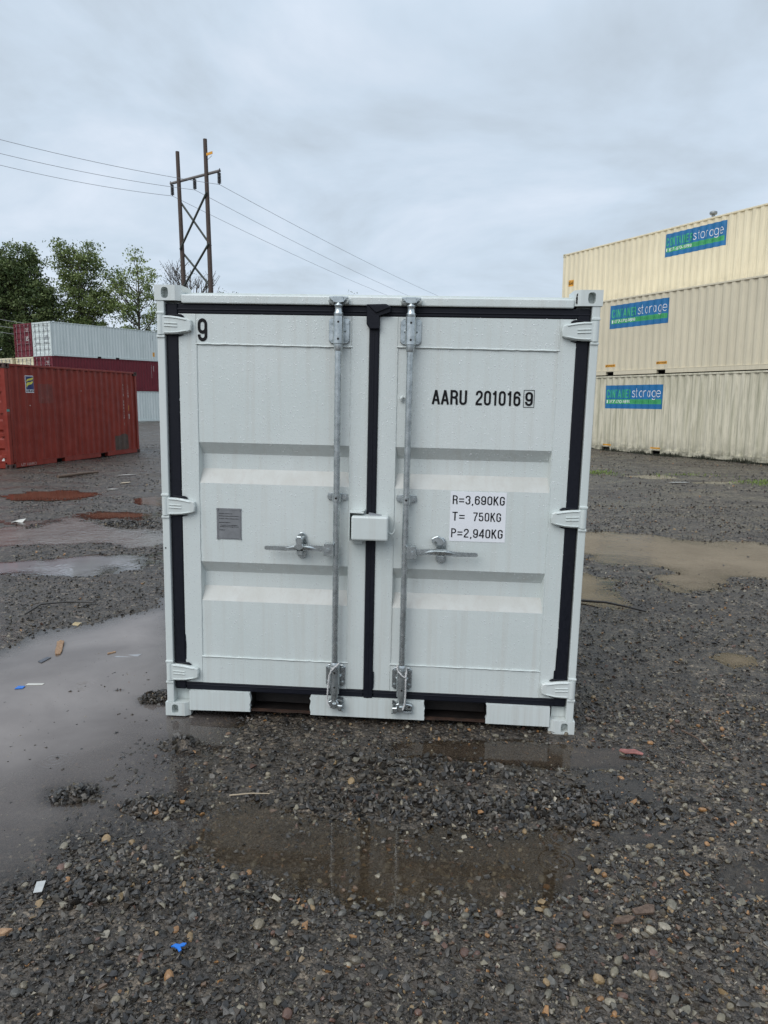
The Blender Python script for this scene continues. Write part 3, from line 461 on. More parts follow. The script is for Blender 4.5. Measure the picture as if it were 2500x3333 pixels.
def lay(n, y0, y1, width, rmin, rmax, light, seed, keep_big=0.0, patch=0.0, tilt=0.35, tset=None):
    global voff
    x, y, r, lt, g = scatter(n, y0, y1, width, rmin, rmax, light, seed)
    k = ~((np.abs(x) < 1.06) & (y > 0.12) & (y < 2.5))
    if patch: k &= fbm(x, y, 0.9, 4, 77) + g.normal(0, .07, n) > patch
    x, y, r, lt = x[k], y[k], r[k], lt[k]; h, lev, idx = terrain(x, y); d = (lev - h) * (idx > 0); d[idx == 0] = -1
    mk = np.array([0] + [p[5] for p in PUD])[idx]
    # deep cloudy water hides its bed: fewer stones there, and small ones
    deep = (d > 0.018) & (mk > 50); keep = ~(deep & (g.random(len(x)) < 0.75)); x, y, r, lt, h, d, deep = (q[keep] for q in (x, y, r, lt, h, d, deep)); r = np.where(deep, r * 0.7, r)
    m = len(x); R = rot_mats(g, m, tilt); S = r[:, None] * g.uniform(0.8, 1.2, (m, 3)); z = h + r * 0.20
    pick = g.integers(0, len(TEMPL), m); rnd = lt & (g.random(m) < 0.30) & (r > .010); pr_ = g.integers(0, len(ROUND), m)
    c = np.where(lt[:, None], PAL_L[g.integers(0, len(PAL_L), m)], PAL_D[g.integers(0, len(PAL_D), m)]) * g.uniform(0.75, 1.2, (m, 1))
    big = (r > keep_big) if keep_big else np.zeros(m, bool); T = tset or TEMPL
    if tset: rnd = np.zeros(m, bool)
    for i in np.nonzero(big)[0]: BIG.append((x[i], y[i], z[i], r[i], pick[i], bool(rnd[i]), pr_[i], bool(lt[i]), g.uniform(0, 6.28), g.normal(0, .25)))
    for tmpl, sel_i, cond in ((T, pick, ~rnd), (ROUND, pr_, rnd)):
        for q, (tv, tf) in enumerate(tmpl):
            s = np.nonzero((sel_i == q) & cond & ~big)[0]
            if not len(s): continue
            P = tv[None] * S[s][:, None, :]; P = np.einsum('nij,nvj->nvi', R[s], P) + np.stack([x[s], y[s], z[s]], 1)[:, None]
            VS.append(P.reshape(-1, 3)); FS.append((tf[None] + (np.arange(len(s)) * len(tv))[:, None, None] + voff).reshape(-1, 3)); CS.append(np.repeat(c[s], len(tv), 0)); voff += len(s) * len(tv)
lay(8500, -2.75, -1.1, 0.62, 0.008, 0.024, 0.15, 1, keep_big=0.0208)
lay(17000, -2.75, -1.0, 0.60, 0.004, 0.010, 0.20, 11, tset=SMALL)
lay(9500, -1.5, 0.5, 0.60, 0.008, 0.019, 0.12, 2)
lay(14000, -1.4, 0.7, 0.58, 0.004, 0.010, 0.20, 12, tset=SMALL)
lay(17000, 0.1, 3.6, 0.56, 0.006, 0.022, 0.18, 3, patch=-0.30, tset=SMALL)
lay(19000, 3.2, 8.8, 0.54, 0.008, 0.026, 0.16, 4, patch=-0.20, tset=SMALL)
lay(13000, 8.5, 24, 0.52, 0.014, 0.036, 0.18, 5, patch=-0.12, tset=SMALL)
for i, (mx_, my_, sx, sy, a) in enumerate(MOUND[:10]):      # loose heaps
    g = np.random.default_rng(300 + i); n = int(4200 * sx * sy + 14) * (3 if i < 6 else 1)
    x = mx_ + g.normal(0, sx * 0.62, n); y = my_ + g.normal(0, sy * 0.62, n); r = g.uniform(0.010, 0.023, n) * (1.0 if i < 6 else 1.2); h, lev, idx = terrain(x, y); z = h + r * 0.4; m = n
    R = rot_mats(g, m, 0.8); S = r[:, None] * g.uniform(0.8, 1.25, (m, 3)); lt = g.random(m) < 0.07; c = np.where(lt[:, None], PAL_L[g.integers(0, len(PAL_L), m)], PAL_D[g.integers(0, len(PAL_D), m)] * 0.9)
    pick = g.integers(0, len(TEMPL), m)
    for q, (tv, tf) in enumerate(TEMPL):
        s = np.nonzero(pick == q)[0]
        if not len(s): continue
        P = np.einsum('nij,nvj->nvi', R[s], tv[None] * S[s][:, None, :]) + np.stack([x[s], y[s], z[s]], 1)[:, None]
        VS.append(P.reshape(-1, 3)); FS.append((tf[None] + (np.arange(len(s)) * len(tv))[:, None, None] + voff).reshape(-1, 3)); CS.append(np.repeat(c[s], len(tv), 0)); voff += len(s) * len(tv)
def flecks(n, x0, x1, y0, y1, r0, r1, seed, up):
    global voff
    g = np.random.default_rng(seed); x = g.uniform(x0, x1, n); y = g.uniform(y0, y1, n); h, lev, idx = terrain(x, y); k = (idx > 0) & (lev - h > .006); x, y, h, lev = x[k], y[k], h[k], lev[k]; n = len(x)
    r = r0 * (r1 / r0) ** (g.random(n) ** 1.8); z = {0: np.maximum(h, lev - r * g.uniform(.42, .60, n)), 1: lev - r * g.uniform(0, .5, n), 2: h + r * .3}[up]
    R = rot_mats(g, n, .3); S = r[:, None] * g.uniform(.8, 1.25, (n, 3)); lt = g.random(n) < {0: .6, 1: .08, 2: .38}[up]; c = np.where(lt[:, None], PAL_L[g.integers(0, len(PAL_L), n)], PAL_D[g.integers(0, len(PAL_D), n)]); pick = g.integers(0, len(TEMPL), n)
    for q, (tv, tf) in enumerate(TEMPL):
        s = np.nonzero(pick == q)[0]
        if not len(s): continue
        P = np.einsum('nij,nvj->nvi', R[s], tv[None] * S[s][:, None, :]) + np.stack([x[s], y[s], z[s]], 1)[:, None]
        VS.append(P.reshape(-1, 3)); FS.append((tf[None] + (np.arange(len(s)) * len(tv))[:, None, None] + voff).reshape(-1, 3)); CS.append(np.repeat(c[s], len(tv), 0)); voff += len(s) * len(tv)
flecks(3000, -2.6, -.5, -1.9, 1.8, .0035, .0095, 71, 0); flecks(420, -1.15, -.55, -.80, -.28, .007, .018, 84, 1); flecks(260, -1.15, -.6, -1.3, -.95, .008, .018, 85, 1); flecks(200, -1.8, -.5, -1.6, .6, .008, .020, 72, 1); flecks(260, -1.2, -.5, -1.35, -.4, .008, .019, 78, 1)
flecks(5200, -1.7, -.4, -1.75, .4, .006, .016, 75, 2); flecks(2400, -.75, 1.0, -1.45, -.8, .006, .017, 73, 2); flecks(620, -.75, 1.05, -1.5, -.7, .008, .019, 74, 1)
flecks(420, .95, 1.5, -1.02, -.35, .006, .014, 76, 1); flecks(700, .95, 1.5, -1.02, -.35, .005, .013, 77, 2); flecks(140, .1, 1.45, -.4, -.1, .006, .014, 79, 1); flecks(500, .1, 1.45, -.4, -.1, .005, .013, 80, 2)
flecks(300, 1.4, 2.1, -1.3, -1.0, .006, .014, 81, 1); flecks(400, 1.4, 2.1, -1.3, -1.0, .005, .013, 82, 2); flecks(700, -6, 6, 2.2, 10, .008, .022, 83, 1)
lay(900, -2.75, -1.95, .6, .015, .026, .06, 21, keep_big=.0208)
gv = np.concatenate(VS); gf = np.concatenate(FS); gc = np.concatenate(CS)
grme = np_mesh('gravel', gv, gf, M['stone'], False); set_attr(grme, 'col', 'FLOAT_COLOR', np.concatenate([gc, np.ones((len(gc), 1))], 1))
gravel = link('gravel', grme); gravel['kind'] = 'stuff'; gravel['label'] = 'wet dark crushed stone with some tan and orange pebbles'; gravel['category'] = 'gravel'
# the largest stones at the front are objects of their own
smesh = {}
def stone_mesh(kind, q, lt, ci):
    key = (kind, q, lt, ci)
    if key not in smesh:
        tv, tf = (ROUND if kind else TEMPL)[q]; me = np_mesh('stone', tv, tf, M['stone'], kind); c = (PAL_L if lt else PAL_D)[ci]; set_attr(me, 'col', 'FLOAT_COLOR', np.tile([*c, 1.0], (len(tv), 1))); smesh[key] = me
    return smesh[key]
BIG.sort(key=lambda b: -b[3] / max(0.5, b[1] + 3.7))
for b in BIG[:290]:
    me = stone_mesh(b[5], b[6] if b[5] else b[4], b[7], random.randrange(len(PAL_L) if b[7] else len(PAL_D))); o = link('stone', me, ground)
    o.location = (b[0], b[1], b[2]); s_ = b[3]; o.scale = (s_, s_ * .95, s_ * .95); o.rotation_euler = (b[9], b[9] * .5, b[8])
print('gravel tris', len(gf), 'ground', len(faces), 'big', len(BIG))

# ------------------------------------------------------------ the pale grey storage container
main = bpy.data.objects.new('storage_container', None); COL.objects.link(main); main.rotation_euler = (0.0075, 0.0183, 0)
tag(main, 'small pale grey storage container numbered 201016 with closed double doors, nearest of all', 'storage container')
PT = M['paint']; DEP = 2.44
def holed(mb, a0, a1, b0, b1, ca, cb, ra, rb, place, depth):
    """rectangle a,b with an oval hole; place(a,b,d) maps to 3D, d = depth inwards"""
    n = 20; ring = []; rect = []
    for i in range(n):
        t = 2 * PI * (i + .5) / n; c_, s_ = math.cos(t), math.sin(t); e = 0.62
        ring.append((ca + ra * math.copysign(abs(c_) ** e, c_), cb + rb * math.copysign(abs(s_) ** (e * 1.15), s_)))
        k = min(((a1 - ca) if c_ > 0 else (a0 - ca)) / c_ if abs(c_) > 1e-6 else 1e9, ((b1 - cb) if s_ > 0 else (b0 - cb)) / s_ if abs(s_) > 1e-6 else 1e9); rect.append((ca + c_ * k, cb + s_ * k))
    # snap nearest samples to the corners
    for cx, cz in ((a0, b0), (a1, b0), (a1, b1), (a0, b1)):
        j = min(range(n), key=lambda q: (rect[q][0] - cx) ** 2 + (rect[q][1] - cz) ** 2); rect[j] = (cx, cz)
    vs = [place(*p, 0) for p in rect] + [place(*p, 0) for p in ring] + [place(*p, depth) for p in ring]; fs = []
    for i in range(n): j = (i + 1) % n; fs += [(i, j, n + j, n + i), (n + i, n + j, 2 * n + j, 2 * n + i)]
    fs.append(tuple(range(2 * n, 3 * n))); mb.add(vs, fs)
def casting(mb, x0, x1, y0, y1, z0, z1, sx, sy, hole_r=None, inner=0.0):
    """corner block; sx: which x face is outside (-1/+1), sy: which y face is outside"""
    w, d, h = x1 - x0, y1 - y0, z1 - z0; rr = hole_r or (min(w, h) * 0.20, h * 0.33)
    xf = x0 if sx < 0 else x1; yf = y0 if sy < 0 else y1; xb = x1 if sx < 0 else x0; yb = y1 if sy < 0 else y0
    holed(mb, x0, x1, z0, z1, (x0 + x1) / 2 + (0.0 if w < .14 else -sx * 0.0), (z0 + z1) / 2, rr[0], rr[1], lambda a, b, q: (a, yf - sy * q, b), 0.05)
    holed(mb, y0, y1, z0, z1, (y0 + y1) / 2, (z0 + z1) / 2, rr[0], rr[1], lambda a, b, q: (xf - sx * q, a, b), 0.03)
    xi = xb - sx * inner      # inner side may flare towards the frame
    mb.add([(xb, yf, z0), (xi, yf - sy * .02, z0), (xi, yb, z0), (xb, yf, z1), (xi, yf - sy * .02, z1), (xi, yb, z1), (xf, yb, z0), (xf, yb, z1), (xf, yf, z0), (xf, yf, z1)],
           [(0, 1, 4, 3), (1, 2, 5, 4), (2, 6, 7, 5), (0, 8, 6, 2, 1), (3, 4, 5, 7, 9)])
for sx in (-1, 1):
    for yy, sy in ((-0.024, -1), (DEP - 0.15, 1)):
        for z0, z1 in ((0.003, 0.078), (2.198, 2.273)):
            mb = MB(); x0, x1 = (-1.1, -0.995) if sx < 0 else (0.995, 1.1)
            casting(mb, x0, x1, yy, yy + 0.17, z0, z1, sx, sy, (0.0185, 0.0265), 0.028)
            o = mb.build('corner_casting', PT, main)
            if sx > 0 and sy < 0 and z0 > 1: o['label'] = 'corner casting with chipped paint'
            if sx > 0 and sy < 0 and z0 > 1:
                w_ = MB(); g = np.random.default_rng(4)
                for k in range(26): cx = 0.975 + g.random() * .020; cz = 2.205 + g.random() * .05; s_ = .002 + g.random() * .003; w_.prism([(cx + s_ * math.cos(q) * g.uniform(.6, 1.2), cz + s_ * 1.4 * math.sin(q) * g.uniform(.6, 1.2)) for q in np.linspace(0, 2 * PI, 7)[:-1]], -0.0245 if cx > .994 else -0.0145, -0.012)
                w_.build('chipped_patch', M['rustdark'], o)
        mb = MB(); a = (1.053, 1.0915) if sy < 0 else (0.97, 1.09)
        mb.box(min(sx * a[0], sx * a[1]), max(sx * a[0], sx * a[1]), yy + 0.004, yy + 0.15, 0.078, 2.198, 0.004)
        if sy < 0: mb.box(min(sx * .985, sx * 1.0525), max(sx * .985, sx * 1.0525), 0.036, 0.12, 0.079, 2.197)
        if sy < 0:      # lugs that the hinge pins pass through
            for zc in (2.08, 1.160, 0.252):
                for zq in (zc + .058, zc - .058): mb.box(min(sx * 1.052, sx * 1.094), max(sx * 1.052, sx * 1.094), -0.026, 0.02, zq - .006, zq + .006, 0.003)
        mb.build('corner_post', PT, main)
    mb = MB(); xs = sx * 1.055; n = 60; vs = []; fs = []      # corrugated side wall
    for i in range(n + 1):
        y = 0.13 + (DEP - .28) * i / n; q = [0, 0, 1, 1][i % 4]; vs += [(xs - sx * .03 * q, y, .12), (xs - sx * .03 * q, y, 2.21)]
    for i in range(n): fs.append((2 * i, 2 * i + 2, 2 * i + 3, 2 * i + 1))
    mb.add(vs, fs); mb.build('side_wall', PT, main)
    mb = MB(); mb.box(min(sx * 1.02, sx * 1.085), max(sx * 1.02, sx * 1.085), .146, DEP - .15, .04, .125); mb.build('bottom_rail', PT, main)
    mb = MB(); mb.box(min(sx * 1.03, sx * 1.085), max(sx * 1.03, sx * 1.085), .146, DEP - .15, 2.205, 2.262); mb.build('top_rail', PT, main)
mb = MB(); mb.box(-0.9665, 0.9665, -0.016, 0.10, 2.1865, 2.2295, 0.006); mb.box(-.967, .967, .05, .12, 2.19, 2.245); mb.build('header_beam', PT, main)
mb = MB()
def edge(x, k): return [(x + random.uniform(-.004, .004), z) for z in np.linspace(.150, .044, k)]
for a, b in ((-0.968, -0.634), (-0.306, 0.308), (0.636, 0.968)):
    mb = MB()
    L_ = [(a, .148), (a, .038)] if a < -.9 else [(x, z) for x, z in edge(a, 9)]; R_ = [(b, .042), (b, .148)] if b > .9 else [(x, z) for x, z in edge(b, 9)][::-1]
    mb.prism(L_ + R_, -0.020, 0.010, 0.0)
    mb.box(a + .006, b - .006, 0.010, 0.13, .050, .140); mb.build('sill_beam', PT, main)
for a, b in ((-0.634, -0.306), (0.308, 0.636)):
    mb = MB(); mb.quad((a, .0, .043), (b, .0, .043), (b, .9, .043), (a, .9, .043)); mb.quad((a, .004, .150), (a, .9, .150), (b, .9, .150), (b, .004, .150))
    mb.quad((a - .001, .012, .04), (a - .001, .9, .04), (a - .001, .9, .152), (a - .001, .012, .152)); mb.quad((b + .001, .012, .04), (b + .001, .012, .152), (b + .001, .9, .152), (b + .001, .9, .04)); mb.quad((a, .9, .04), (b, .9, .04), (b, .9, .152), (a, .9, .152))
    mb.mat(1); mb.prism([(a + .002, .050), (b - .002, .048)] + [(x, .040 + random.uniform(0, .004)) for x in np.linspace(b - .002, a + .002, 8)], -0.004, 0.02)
    mb.mat(0); mb.prism([(a + .002, .11), (b - .002, .118), (b - .002, .054), (a + .1, .056), (a + .002, .053)], 0.10, 0.106); mb.build('fork_pocket', [M['rustdark'], M['rustlip']], main)  # rusty pocket steel made near black: shade inside is put in its colour
mb = MB(); n = 40; vs = []; fs = []
for i in range(n + 1):
    y = .1 + (DEP - .2) * i / n; q = [0, 0, 1, 1][i % 4]; vs += [(-1.04, y, 2.24 + .015 * q), (1.04, y, 2.24 + .015 * q)]
for i in range(n): fs.append((2 * i, 2 * i + 1, 2 * i + 3, 2 * i + 2))
mb.add(vs, fs); mb.build('roof', PT, main)
mb = MB(); mb.box(-1.0, 1.0, DEP - .05, DEP - .01, .08, 2.2); mb.build('end_wall', PT, main)
mb = MB(); mb.box(-1.015, 1.015, 0.93, DEP - .06, .055, .11); mb.build('floor', M['floor'], main)

def beads(mb, p, q, r=0.0032, seed=1):
    g = random.Random(seed); n = max(3, int((Vector(q) - Vector(p)).length / .02)); pts = [Vector(p).lerp(Vector(q), i / n) for i in range(n + 1)]
    mb.tube([(a.x + g.uniform(-.0009, .0009), a.y, a.z + g.uniform(-.0011, .0011)) for a in pts], [r * g.uniform(.7, 1.35) for _ in pts], 6)
def bolt(mb, x, z, y, r=0.0088, h=0.008):
    mb.tube([(x, y, z), (x, y - h, z)], r, 6, True, False); mb.tube([(x, y, z), (x, y - .0025, z)], r * 1.45, 12, True, False)
def gasket_strip(mb, x0, x1, z0, z1, y0=-0.004, y1=0.036):
    mb.box(x0, x1, y0, y1, z0, z1, 0.006)
rodx = {-1: -0.172, 1: 0.183}
doors = {}
for sx in (-1, 1):
    a, b = (-0.990, -0.022) if sx < 0 else (0.027, 0.990)       # door leaf
    pa, pb = (-0.898, -0.113) if sx < 0 else (0.119, 0.905)     # pressed panel
    mb = MB()
    mb.box(a, pa, 0, .045, .192, 2.137, .003); mb.box(pb, b, 0, .045, .192, 2.137, .003); mb.box(pa, pb, 0.0004, .045, 1.988, 2.1365); mb.box(pa, pb, 0.0004, .045, .1925, .340)
    Y = 0.0035; D = 0.040; zs = [1.988, 1.496, 1.284, 0.866, 0.653, 0.340]; i_ = .011
    for z1, z0 in ((zs[0], zs[1]), (zs[2], zs[3]), (zs[4], zs[5])): mb.quad((pa, Y, z0), (pb, Y, z0), (pb, Y, z1), (pa, Y, z1))
    for z1, z0 in ((zs[1], zs[2]), (zs[3], zs[4])):
        t = (z1 - z0); zb, zt = z0 + t * .345, z1 - t * .29; L0, L1, R0, R1 = pa, pa + i_, pb, pb - i_; yd = Y + D
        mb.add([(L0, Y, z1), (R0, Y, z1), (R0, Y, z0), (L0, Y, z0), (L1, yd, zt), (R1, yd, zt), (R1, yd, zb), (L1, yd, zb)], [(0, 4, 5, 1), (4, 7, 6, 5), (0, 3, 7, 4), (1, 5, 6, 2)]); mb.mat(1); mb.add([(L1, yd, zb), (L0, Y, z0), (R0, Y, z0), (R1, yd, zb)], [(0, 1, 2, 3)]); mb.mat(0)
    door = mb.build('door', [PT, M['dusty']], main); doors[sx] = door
    mb = MB()
    beads(mb, (pa - .004, -.0005, 1.991), (pb + .006, -.0005, 1.986), .0040, 5 + sx); beads(mb, (pa, -.0005, .341), (pb + .004, -.0005, .339), .0040, 7 + sx)
    for i, xx in enumerate((pa, pb)): beads(mb, (xx, 0.0015, 1.99), (xx, 0.0015, .34), .0024, 11 + sx + i)
    for xx in (pa - .002, pb + .004): beads(mb, (xx, -.0002, 2.135), (xx, -.0002, 1.99), .0014, 13); beads(mb, (xx, -.0002, .34), (xx, -.0002, .195), .0014, 14)
    mb.build('weld_bead', PT, door)
    # door seal round the leaf
    mb = MB(); xo, xi = (-1.0485, -0.9905) if sx < 0 else (0.9905, 1.0485)
    gasket_strip(mb, xo, xi, .150, 2.186); gasket_strip(mb, min(xi, -.0225 if sx < 0 else .0275), max(xi, -.0225 if sx < 0 else .0275), 2.1375, 2.1855, -0.002, .036); gasket_strip(mb, min(xi, -.0225 if sx < 0 else .0275), max(xi, -.0225 if sx < 0 else .0275), .1465, .1915, 0.001, .036)
    mb.tube([(xi, .0, 2.158), (0.0, .0, 2.158)], .006, 8); mb.tube([(xi, .003, .176), (0.0, .003, .176)], .004, 8)
    if sx < 0: mb.prism([(-.9905, .320), (-.986, .322), (-.984, .40), (-.987, .46), (-.9905, .462)], -.002, .01)
    else: mb.prism([(.9905, .300), (.978, .300), (.979, .345), (.985, .35), (.987, .47), (.9905, .47)], -.002, .01)
    mb.build('door_gasket', M['rubber'], door)
    for k, zc in enumerate((2.080, 1.160, 0.252)):
        mb = MB(); X = lambda v: sx * v
        mb.tube([(X(1.074), -.012, zc - .048), (X(1.074), -.012, zc + .048)], .0185, 14)
        out = [(X(1.076), zc + .0445), (X(1.02), zc + .044), (X(.985), zc + .040), (X(.935), zc + .031), (X(.918), zc + .023), (X(.914), zc), (X(.918), zc - .026), (X(.935), zc - .034), (X(.985), zc - .044), (X(1.02), zc - .0465), (X(1.076), zc - .047)]
        mb.prism(out, -.026, -.002, .004)
        def rid(p): mb.tube([(X(x), -.0275, zc + z) for x, z in p], .0030, 6)
        rid([(1.052, .037), (1.02, .036), (.985, .032), (.94, .024)]); rid([(1.052, -.038), (1.02, -.038), (.985, -.036), (.94, -.028)]); rid([(1.052, .009), (.987, .006)]); rid([(1.052, -.006), (.987, -.009)])
        hg = mb.build('hinge', PT, door)
        mb = MB(); rr = random.Random(k * 5 + sx); mb.tube([(X(1.035), -.004, zc + .049), (X(1.0), -.008, zc + .050), (X(.972), -.008, zc + .047), (X(.958), -.006, zc + .041)], [.006, .005, .0065, .003], 8); mb.build('sealant_smear', M['rubber'], door); mb = MB()
        mb.tube([(X(1.02), -.004, zc - .048), (X(.99), -.006, zc - .052), (X(.962), -.005, zc - .047)], [.003, .004, .002], 6)
        mb.build('sealant_smear', M['rubber'], door)
mb = MB()       # overlapping centre seal of the right door, with its folded cap at the top
gasket_strip(mb, -.0215, .0265, .148, 2.10, -.010, .03); mb.box(-.0045, .0035, -.0125, -.009, .150, 2.08)
mb.prism([(-.037, 2.192), (.059, 2.195), (.083, 2.180), (.083, 2.158), (.028, 2.140), (.028, 2.074), (-.019, 2.074), (-.036, 2.097)], -.028, .01, .004)
mb.prism([(-.030, 2.188), (.056, 2.190), (.078, 2.178), (.010, 2.150)], -.036, -.026, .003); mb.prism([(.026, .30), (.033, .296), (.034, .235), (.031, .205), (.026, .20)], -.006, .01)
mb.build('centre_gasket', M['rubber'], doors[1])

GV = M['galv']
def cap(pts, r, mb, y0, y1, bev=.002): mb.prism(pts, y0, y1, bev)
for sx in (-1, 1):
    xr = rodx[sx]; lk = MB(); yr = -.045
    lk.tube([(xr, yr, .36), (xr, yr, 1.99)], .0168, 16)
    rod = lk.build('lock_rod', GV, main)
    for zt, zb in ((2.126, 2.003), (.330, .209)):
        mb = MB(); up = zt > 1; zm = (zt + zb) / 2; hw = .052
        mb.prism([(xr - hw, zt - .012), (xr - hw + .012, zt), (xr + hw - .012, zt), (xr + hw, zt - .012), (xr + hw, zb + .012), (xr + hw - .012, zb), (xr - hw + .012, zb), (xr - hw, zb + .012)], -.009, -.0005, .002)
        mb.tube([(xr, yr, zb - .003 if up else zb - .022), (xr, yr, zt + .004)], .0262, 18); mb.box(xr - .0255, xr + .0255, yr, -.004, zb + .002, zt - .002)
        for dx in (-.038, .038):
            for dz in (.040, -.040): bolt(mb, xr + dx, zm + dz, -.009)
            mb.tube([(xr + dx * .72, -.006, zm), (xr + dx * .60, -.030, zm)], [.0085, .004], 6)
        mb.mat(1)
        for dz in (.038, -.043): cyl_y(mb, xr + .002, zm + dz, yr - .0268, yr - .02, .0055, 10)
        mb.build('rod_bracket', [GV, M['hole']], rod)
        mb = MB()     # collars, cam and its two claws
        if up:
            mb.tube([(xr, yr, 1.965), (xr, yr, 1.975), (xr, yr, 1.998)], [.018, .0215, .0215], 16); mb.build('rod_collar', GV, rod); mb = MB()
            mb.tube([(xr, yr, 2.128), (xr, yr, 2.142), (xr, yr, 2.147), (xr, yr, 2.152), (xr, yr, 2.176), (xr, yr, 2.181), (xr, yr, 2.186), (xr, yr, 2.190), (xr, yr, 2.2)], [.0215, .0235, .0235, .0185, .0185, .0215, .0205, .0145, .0145], 16)
            mb.prism([(xr - .027, 2.198), (xr - .022, 2.224), (xr + .022, 2.224), (xr + .027, 2.198), (xr + .014, 2.193), (xr - .014, 2.193)], yr - .016, yr + .020, .003)
            for s in (-1, 1): mb.prism([(xr + s * .024, 2.2245), (xr + s * .046, 2.2235), (xr + s * .046, 2.216), (xr + s * .036, 2.214), (xr + s * .032, 2.206), (xr + s * .024, 2.202)], yr - .006, yr + .014, .002)
        else:
            mb.tube([(xr, yr, .358), (xr, yr, .345), (xr, yr, .332)], [.018, .0225, .0225], 16); mb.build('rod_collar', GV, rod); mb = MB()
            mb.tube([(xr, yr, .188), (xr, yr, .178), (xr, yr, .150), (xr, yr, .142)], [.0185, .0185, .0185, .016], 16)
            mb.prism([(xr - .030, .140), (xr - .012, .150), (xr + .014, .150), (xr + .024, .135), (xr + .016, .110), (xr + .002, .100), (xr - .020, .106)], yr - .014, yr + .018, .003)
            mb.prism([(xr - s0 * .008, .134) for s0 in (1,)] + [(xr + .012, .134), (xr + .002, .112)], yr - .024, yr - .012, .002)
        mb.build('rod_cam', GV, rod)
        mb = MB()
        if up:
            for s in (-1, 1):
                mb.tube([(xr + s * .030, -.024, 2.196), (xr + s * .043, -.034, 2.200), (xr + s * .048, -.040, 2.208), (xr + s * .044, -.042, 2.214)], [.010, .009, .0075, .005], 8)
                mb.box(xr + s * .036 - .016, xr + s * .036 + .016, -.026, -.014, 2.190, 2.214, .003); mb.build('cam_keeper', PT, rod); mb = MB()
        else:
            q = -sx
            mb.prism([(xr - .046, .152), (xr - .020, .142), (xr - .022, .135), (xr - .046, .143)] if sx > 0 else [(xr + .046, .150), (xr + .020, .158), (xr + .014, .150), (xr + .042, .140)], -.06, -.02, .002)
            mb.prism([(xr - sx * .046, .128), (xr - sx * .020, .130), (xr - sx * .018, .108), (xr - sx * .028, .094), (xr - sx * .040, .098)], -.072, -.02, .004)
            mb.prism([(xr - sx * .032, .104), (xr - sx * .050, .094), (xr - sx * .046, .090), (xr - sx * .026, .098)], -.066, -.03, .002)
            mb.build('cam_keeper', M['galv'], rod); mb = MB()
            mb.prism([(xr + sx * .020, .146), (xr + sx * .056, .140), (xr + sx * .062, .132), (xr + sx * .058, .112), (xr + sx * .024, .108), (xr + sx * .018, .122)] if sx > 0 else [(xr - .028, .145), (xr - .036, .128), (xr - .030, .110), (xr - .018, .104), (xr - .012, .126)], -.050, -.02, .004)
            if sx > 0: mb.box(xr + .010, xr + .060, -.055, -.02, .0955, .1035, .002); mb.mat(1); cyl_y(mb, xr + .044, .127, -.0508, -.04, .006, 10)
            mb.build('cam_keeper', [M['galv'], M['hole']], rod)
    mb = MB(); zc = 1.234      # middle guide
    mb.prism([(xr - .050, zc + .017), (xr - .022, zc + .020), (xr + .022, zc + .020), (xr + .050, zc + .017), (xr + .050, zc - .014), (xr + .024, zc - .017), (xr + .024, zc - .022), (xr - .024, zc - .022), (xr - .024, zc - .017), (xr - .050, zc - .014)], -.008, -.0005, .002)
    mb.tube([(xr, yr, zc - .021), (xr, yr, zc + .015)], .0215, 18); mb.box(xr - .0212, xr + .0212, yr, -.004, zc - .019, zc + .014)
    for dx in (-.040, .040): bolt(mb, xr + dx, zc, -.008)
    mb.mat(1); cyl_y(mb, xr, zc, yr - .0222, yr - .015, .0058, 10); mb.build('rod_bracket', [GV, M['hole']], rod)
    # handle
    e = -sx; hz = .968
    def HX(v): return xr + sx * v    # v = distance from rod towards the outside
    mb = MB(); mb.prism([(HX(.008), 1.000), (HX(.058), .998), (HX(.060), .936), (HX(.008), .932)], -.074, -.030, .003)
    mb.prism([(HX(.012), 1.0005), (HX(.056), .9985), (HX(.056), .988), (HX(.012), .990)], -.078, -.07, .002)
    cyl_y(mb, HX(.038), .966, -.082, -.07, .0085, 12); mb.build('handle_hub', GV, rod)
    L_ = .369
    mb = MB(); top = [(HX(.055), hz + .016), (HX(.14), hz + .020), (HX(.20), hz + .020), (HX(.255), hz + .009), (HX(L_ - .006), hz + .007), (HX(L_), hz + .003)]; bot = [(HX(L_), hz - .010), (HX(L_ - .006), hz - .014), (HX(.255), hz - .016), (HX(.20), hz - .012), (HX(.14), hz - .012), (HX(.055), hz - .014)]
    mb.prism(top + bot, -.062, -.054, .002)
    mb.add([(HX(.10), -.062, hz + .000), (HX(.15), -.076, hz + .010), (HX(.20), -.076, hz + .010), (HX(.26), -.062, hz - .001), (HX(.20), -.072, hz - .006), (HX(.15), -.072, hz - .006), (HX(.13), -.062, hz + .014), (HX(.22), -.062, hz + .014), (HX(.18), -.062, hz - .012)], [(0, 6, 1), (6, 7, 2, 1), (7, 3, 2), (1, 2, 4, 5), (2, 3, 4), (0, 1, 5), (0, 5, 8), (5, 4, 8), (4, 3, 8)])
    mb.build('lock_handle', GV, rod)
    xc = HX(.184)
    mb = MB(); c_ = [(xc + .031 * math.cos(t) * .8, 1.014 + .027 * math.sin(t)) for t in np.linspace(0, PI, 9)] + [(xc + .031 * math.cos(t) * .8, .930 + .027 * math.sin(t)) for t in np.linspace(PI, 2 * PI, 9)]
    mb.prism(c_, -.008, -.0005, .002); bolt(mb, xc - .003, 1.016, -.012 if sx > 0 else -.040, .009); bolt(mb, xc, .926, -.008, .009); mb.box(xc - .014, xc + .014, -.050, -.006, .938, .954, .003)
    mb.prism([(xc - .016, .958), (xc + .016, .958), (xc + .014, .938), (xc - .014, .938)], -.074, -.048, .003)
